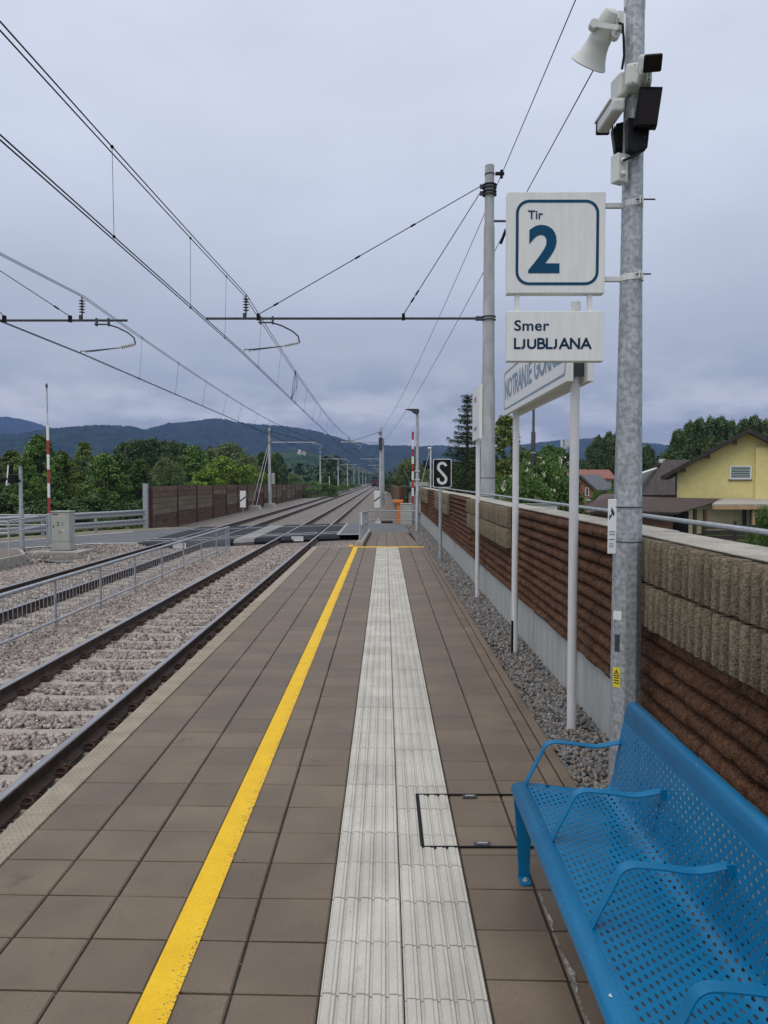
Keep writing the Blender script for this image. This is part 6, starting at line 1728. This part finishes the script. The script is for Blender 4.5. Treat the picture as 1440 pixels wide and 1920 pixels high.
mb = MB(); mb.box(X_(1276,D),X_(1284,D),D+4,D+4.6,Z_(866,D),Z_(858,D)); mb.build('chimney', M['plaster'], dh)
# brick house with grey roof, long red roof behind
D = 82.0
bh = thing('brick_house', 'brick house with grey tiled roof seen between the sign post and thick pole', 'house', (X_(1110,D),D,-2))
mb = MB(); mb.prism([(X_(1060,D),-2.1),(X_(1112,D),-2.1),(X_(1112,D),Z_(918,D)),(X_(1086,D),Z_(896,D)),(X_(1060,D),Z_(918,D))], D, D+4, 'y'); mb.build('wall', M['brick'], bh)
mb = MB(); mb.add([(X_(1085,D),D-.4,Z_(894,D)),(X_(1117,D),D-.4,Z_(923,D)),(X_(1165,D),D+2,Z_(922,D)),(X_(1145,D),D+5,Z_(893,D)),(X_(1085,D),D+5,Z_(893.5,D))],[(0,1,2,3,4)]); mb.add([(X_(1085,D),D-.4,Z_(894,D)),(X_(1056,D),D-.4,Z_(921,D)),(X_(1056,D),D+5,Z_(921,D)),(X_(1085,D),D+5,Z_(893.5,D))],[(0,1,2,3)])
o = mb.build('roof', M['roofgrey'], bh); o.modifiers.new('t','SOLIDIFY').thickness = .25
mb = MB(); mb.box(X_(1112,D+.2),X_(1155,D),D+1,D+5,-2.1,Z_(920,D)); mb.build('side_wall', M['brick'], bh)
window(bh, X_(1097,D), X_(1104,D), Z_(930,D), Z_(914,D), D, M['white'], M['glass'], .08)
rh = thing('red_roofed_house', 'long low house with a red tiled roof behind the brick house', 'house', (X_(1100,96),96,-2))
mb = MB(); mb.add([(X_(1050,96),96,Z_(897,96)),(X_(1155,96),96,Z_(901,96)),(X_(1141,100),100,Z_(884,100)),(X_(1050,100),100,Z_(884,100))],[(0,1,2,3)]); o = mb.build('roof', M['roofred'], rh); o.modifiers.new('t','SOLIDIFY').thickness = .25
mb = MB(); mb.box(X_(1052,96),X_(1148,96),96.5,102,-2.1,Z_(899,96)); mb.build('wall', M['plaster'], rh)
D = 150.0
wb = thing('white_building', 'small white block building with dark windows below the radio mast', 'building', (X_(1056,D),D,-2))
mb = MB(); mb.box(X_(1046,D),X_(1067,D),D,D+4,-2.1,Z_(866,D)); mb.build('wall', M['plaster'], wb)
for u in (1048.2,1060.5):
    window(wb, X_(u,D), X_(u+3,D), Z_(876,D), Z_(870,D), D, M['cabinet'], M['glass'], .1)
tw = thing('radio_mast', 'lattice radio mast with antennas above the white block building', 'radio mast', (X_(1058,155),155,-2))
mb = MB(); cx_ = X_(1058,155)
for sx in (-1,1):
    for sy in (-1,1): mb.cyl((cx_+sx*.55,155+sy*.55,-2),(cx_+sx*.4,155+sy*.4,Z_(832,155)),.06,n=5)
zz = 0; 
while zz < Z_(840,155):
    for sx in (-1,1): mb.cyl((cx_-.5*sx,154.5,zz),(cx_+.5*sx,154.5,zz+1.2),.04,n=4)
    zz += 1.2
mb.build('lattice', M['galv_rail'], tw)
mb = MB(); mb.cyl((cx_,155,Z_(842,155)),(cx_,155,Z_(838,155)),.75,n=14); mb.build('platform_ring', M['galv_rail'], tw)
for k in range(5):
    a = 1.257*k; mb = MB(); mb.box(cx_+.8*math.cos(a)-.12,cx_+.8*math.cos(a)+.12,155+.8*math.sin(a)-.1,155+.8*math.sin(a)+.1,Z_(838,155),Z_(825,155)); mb.build('antenna', M['offwhite'], tw)
# grey lamp post, fence, tank and small buildings
gl = thing('street_lamp', 'dark grey stepped lamp post behind the wall between the station sign posts', 'street lamp', (X_(999,25),25,-2))
x = X_(999,25); mb = MB(); mb.tube([(x,25,-2),(x,25,Z_(860,25)),(x,25,Z_(811,25)),(x,25,Z_(809,25)),(x,25,Z_(740,25))],[.088,.080,.072,.045,.036],10); mb.build('post', M['darksteel'], gl, smooth=True)
mb = MB(); mb.prism([(x-.9,Z_(738,25)),(x-.3,Z_(742,25)),(x+.08,Z_(742,25)),(x+.08,Z_(736,25)),(x-.3,Z_(735,25))], 24.9,25.1,'y'); mb.build('head', M['darksteel'], gl)
mb = MB(); 
for v in (849,901): mb.tube([(x,25,Z_(v,25)-.02),(x,25,Z_(v,25)+.02)],.094,10)
mb.build('band', M['galv_rail'], gl)
df = thing('slat_fence', 'dark stained slatted garden fence at the right behind the wall', 'fence', (X_(1380,31),31,-2))
mb = MB()
for k in range(9):
    z = -2 + .22*k; mb.box(X_(1318,31),X_(1520,31),30.98,31.0,z,z+.17)
mb.build('slats', M['darkwood'], df)
for u in (1320,1380,1440,1500):
    mb = MB(); mb.box(X_(u,31)-.05,X_(u,31)+.05,31.003,31.1,-2.1,.1); mb.build('post', M['darkwood'], df)
gt = thing('garden_tank', 'pale green water tank beside the brick house', 'tank', (X_(1106,60),60,-2))
mb = MB(); mb.tube([(X_(1106,60),60,-2),(X_(1106,60),60,.1),(X_(1106,60),60,.28)],[.42,.42,.3],12)
M['green'] = pmat('pale_green_plastic', (.12,.28,.20), (.15,.32,.24), scale=4, rough=.5); mb.build('body', M['green'], gt)
mb = MB(); mb.cyl((X_(1106,60),60,.28),(X_(1106,60),60,.36),.15,n=10); mb.build('lid', M['black'], gt)
bs = thing('small_shed', 'small dark brown shed roof left of the camera notice', 'shed', (X_(1140,48),48,-2))
mb = MB(); mb.prism([(X_(1116,48),-2.1),(X_(1165,48),-2.1),(X_(1165,48),Z_(940,48)),(X_(1116,48),Z_(940,48))],48,50,'y'); mb.build('wall', M['wood'], bs)
mb = MB(); mb.add([(X_(1112,47.6),47.6,Z_(942,48)),(X_(1170,47.6),47.6,Z_(942,48)),(X_(1162,50),50,Z_(926,50)),(X_(1126,50),50,Z_(926,50))],[(0,1,2,3)]); o = mb.build('roof', M['roofbrown'], bs); o.modifiers.new('t','SOLIDIFY').thickness = .08
gw = thing('garden_wall', 'pale grey low garden wall behind the noise barrier near the dark lamp post', 'wall', (X_(1020,22.5),22.5,-2))
mb = MB(); mb.box(X_(975,22.5),X_(1045,22.5),22.5,22.7,-2.1,Z_(946,22.5)); mb.build('panel', M['offwhite'], gw)
mb = MB(); mb.box(X_(974,22.5),X_(1046,22.5),22.45,22.75,Z_(946,22.5),Z_(944.5,22.5)); mb.build('coping', M['kerb'], gw)
hut = thing('equipment_hut', 'small hut of grey planks with a flat dark roof beyond the crossing', 'hut', (1.8,46,-.8))
mb = MB(); mb.box(1.42,3.3,46,48,-1.0,1.20); mb.build('plank_wall', M['ribslab'], hut)
for k in range(6):
    mb = MB(); mb.box(1.45+.3*k,1.72+.3*k,45.95,45.995,-.9,1.18); mb.build('plank', M['concrete'], hut)
mb = MB(); mb.box(1.30,3.5,45.7,48.3,1.20,1.36); mb.build('roof', M['darkwood'], hut)
wh = thing('white_hut', 'low off-white cabin with flat roof behind the equipment hut', 'hut', (3.0,60,-1.5))
mb = MB(); mb.box(2.25,3.35,60,63,-1.5,1.30); mb.build('wall', M['offwhite'], wh)
mb = MB(); mb.box(2.1,3.5,59.8,63.2,1.30,1.62); mb.build('roof', M['cabinet'], wh)
wm = thing('weather_pole', 'thin white pole with a small camera dome left of the letter S board', 'pole', (2.55,41,-.8))
mb = MB(); mb.cyl((2.5,41,-1.0),(2.5,41,Z_(838,41)),.045,n=8); mb.build('shaft', M['postwhite'], wm)
mb = MB(); mb.tube([(2.42,40.95,Z_(840,41)-.09),(2.42,40.95,Z_(840,41)-.03),(2.42,40.95,Z_(840,41)+.04)],[.05,.09,.06],10); mb.build('dome', M['white'], wm)
mb = MB(); mb.cyl((2.44,41,Z_(845,41)),(1.90,41,1.2),.012,n=5); mb.build('guy_wire', M['postwhite'], wm)

# ------------------------------------------------------------------ hills
M['forest_hill'] = pmat('forest_hill', (.012,.024,.010), (.032,.052,.020), scale=.02, rough=1, spec=.05, detail=10, lo=.38, hi=.62, fine=(.07,.62,1.38))
M['green_hill'] = pmat('green_hill', (.022,.048,.014), (.055,.092,.026), scale=.018, rough=1, spec=.05, detail=10, lo=.38, hi=.62, fine=(.06,.62,1.38))
def ridge(name, pts, D, depth, mat, tree_h=9.0, step=4.0, nrow=46, seed=1, gully=.22):
    r_ = np.random.default_rng(seed)
    us = np.arange(pts[0][0], pts[-1][0]+.1, step); hs_ = np.interp(us, [p[0] for p in pts], [(900-p[1])/1400*D + CAM_H for p in pts])
    n = len(us); ph = r_.uniform(0,6.28,8)
    V = np.zeros((nrow+10, n, 3))
    for j in range(nrow+10):
        t_ = j/(nrow-1)
        y = D - depth*(1-t_) if t_ <= 1 else D + depth*.4*(t_-1)*4
        prof = np.sin(np.clip(t_,0,1)*np.pi/2)**1.15 if t_ <= 1 else max(0, 1 - ((t_-1)*4)**2*.6)
        gl_ = 1 - gully*(1-prof)*prof*4*(.5+.5*np.sin(us*.045+ph[0]+t_*1.5)*np.cos(us*.017+ph[1])) 
        V[j,:,0] = (us-722)/1400*D*(1 - .25*(1-min(t_,1))*depth/D)
        V[j,:,1] = y + 25*np.sin(us*.03+ph[2])*(1-prof)
        V[j,:,2] = -4 + (hs_+4)*prof*gl_ + r_.uniform(-.5,.5,n)*tree_h*min(1,.35+prof)
    V[:,:,0] += r_.uniform(-.3,.3,V.shape[:2])*step/1400*D
    J, I = np.meshgrid(np.arange(nrow+9), np.arange(n-1), indexing='ij'); a = (J*n+I).ravel()
    F = np.stack([a,a+1,a+n+1,a+n],1)
    o = np_mesh(name, V.reshape(-1,3), F, M[mat]); o['kind'] = 'structure'; return o
ridge('far_hill', [(-500,830),(-250,806),(-60,792),(-10,785),(25,784),(60,791),(100,804),(135,809),(180,820),(230,850),(300,890)], 3900, 900, 'forest_hill', 10, 5, 40, 1, .3)
ridge('wooded_hill', [(-600,830),(-300,818),(-80,816),(0,817),(60,818),(100,813),(140,806),(180,803),(215,801),(255,803),(285,810),(310,820),(345,836),(400,858),(460,892)], 2200, 850, 'forest_hill', 9, 2.5, 60, 2, .15)
ridge('wooded_hill', [(200,850),(260,824),(300,804),(335,797),(372,794),(400,790),(425,789),(450,795),(490,799),(525,801),(560,806),(590,810),(620,819),(650,828),(690,836),(730,838),(770,838),(800,842),(850,862),(900,893)], 2600, 900, 'forest_hill', 11, 2.5, 60, 3, .3)
ridge('wooded_hill', [(640,880),(700,852),(750,842),(790,838),(830,837),(880,842),(930,840),(970,836),(1010,831),(1050,827),(1100,824),(1130,825),(1180,831),(1240,836),(1290,842),(1350,848),(1450,850),(1600,842),(1900,860)], 3300, 900, 'forest_hill', 11, 3.5, 50, 4, .25)
ridge('green_hill', [(380,892),(430,872),(480,858),(520,850),(548,850),(580,852),(620,862),(660,876),(700,888),(760,896)], 1300, 420, 'green_hill', 7, 2.2, 60, 5, .2)
# castle on the lower hill
D = 1205.0
ca = thing('hill_castle', 'pale castle with a stout tower and reddish roofs on the wooded hillside', 'castle', (X_(565,D),D,Z_(852,D)))
mb = MB(); mb.box(X_(557,D),X_(573,D),D,D+12,Z_(858,D),Z_(849,D)); mb.build('main_wall', M['plaster'], ca)
mb = MB(); mb.prism([(X_(556.5,D),Z_(849,D)),(X_(573.5,D),Z_(849,D)),(X_(571,D),Z_(845.5,D)),(X_(563,D),Z_(845.0,D))], D-.5, D+12.5, 'y'); mb.build('roof', M['castleroof'], ca)
mb = MB(); mb.box(X_(560,D),X_(564,D),D-3,D-.6,Z_(856,D),Z_(843,D)); mb.build('tower', M['plaster'], ca)
mb = MB(); mb.box(X_(558,D),X_(566,D),D-5,D-3.2,Z_(858,D),Z_(854,D)); mb.build('outer_wall', M['plaster'], ca)
for u in (567,570):
    mb = MB(); mb.box(X_(u,D),X_(u+1,D),D-.2,D-.02,Z_(853,D),Z_(851.5,D)); mb.build('window', M['glass'], ca)

# ------------------------------------------------------------------ air
hz = MB(); hz.box(-5200, 5200, -300, 5000, -6, 345)
o = hz.build('haze', [], None); o['kind'] = 'stuff'
hm = bpy.data.materials.new('haze_air'); hm.use_nodes = True; nt = hm.node_tree; nt.nodes.clear()
out = nt.nodes.new('ShaderNodeOutputMaterial'); vol = nt.nodes.new('ShaderNodeVolumePrincipled')
vol.inputs['Color'].default_value = (.25,.40,.86,1); vol.inputs['Density'].default_value = .00018; vol.inputs['Anisotropy'].default_value = .0
nt.links.new(vol.outputs[0], out.inputs['Volume']); o.data.materials.append(hm)
for k in list(PROTO):
    if k not in used:
        for ch in list(PROTO[k].children): bpy.data.objects.remove(ch)
        bpy.data.objects.remove(PROTO[k])
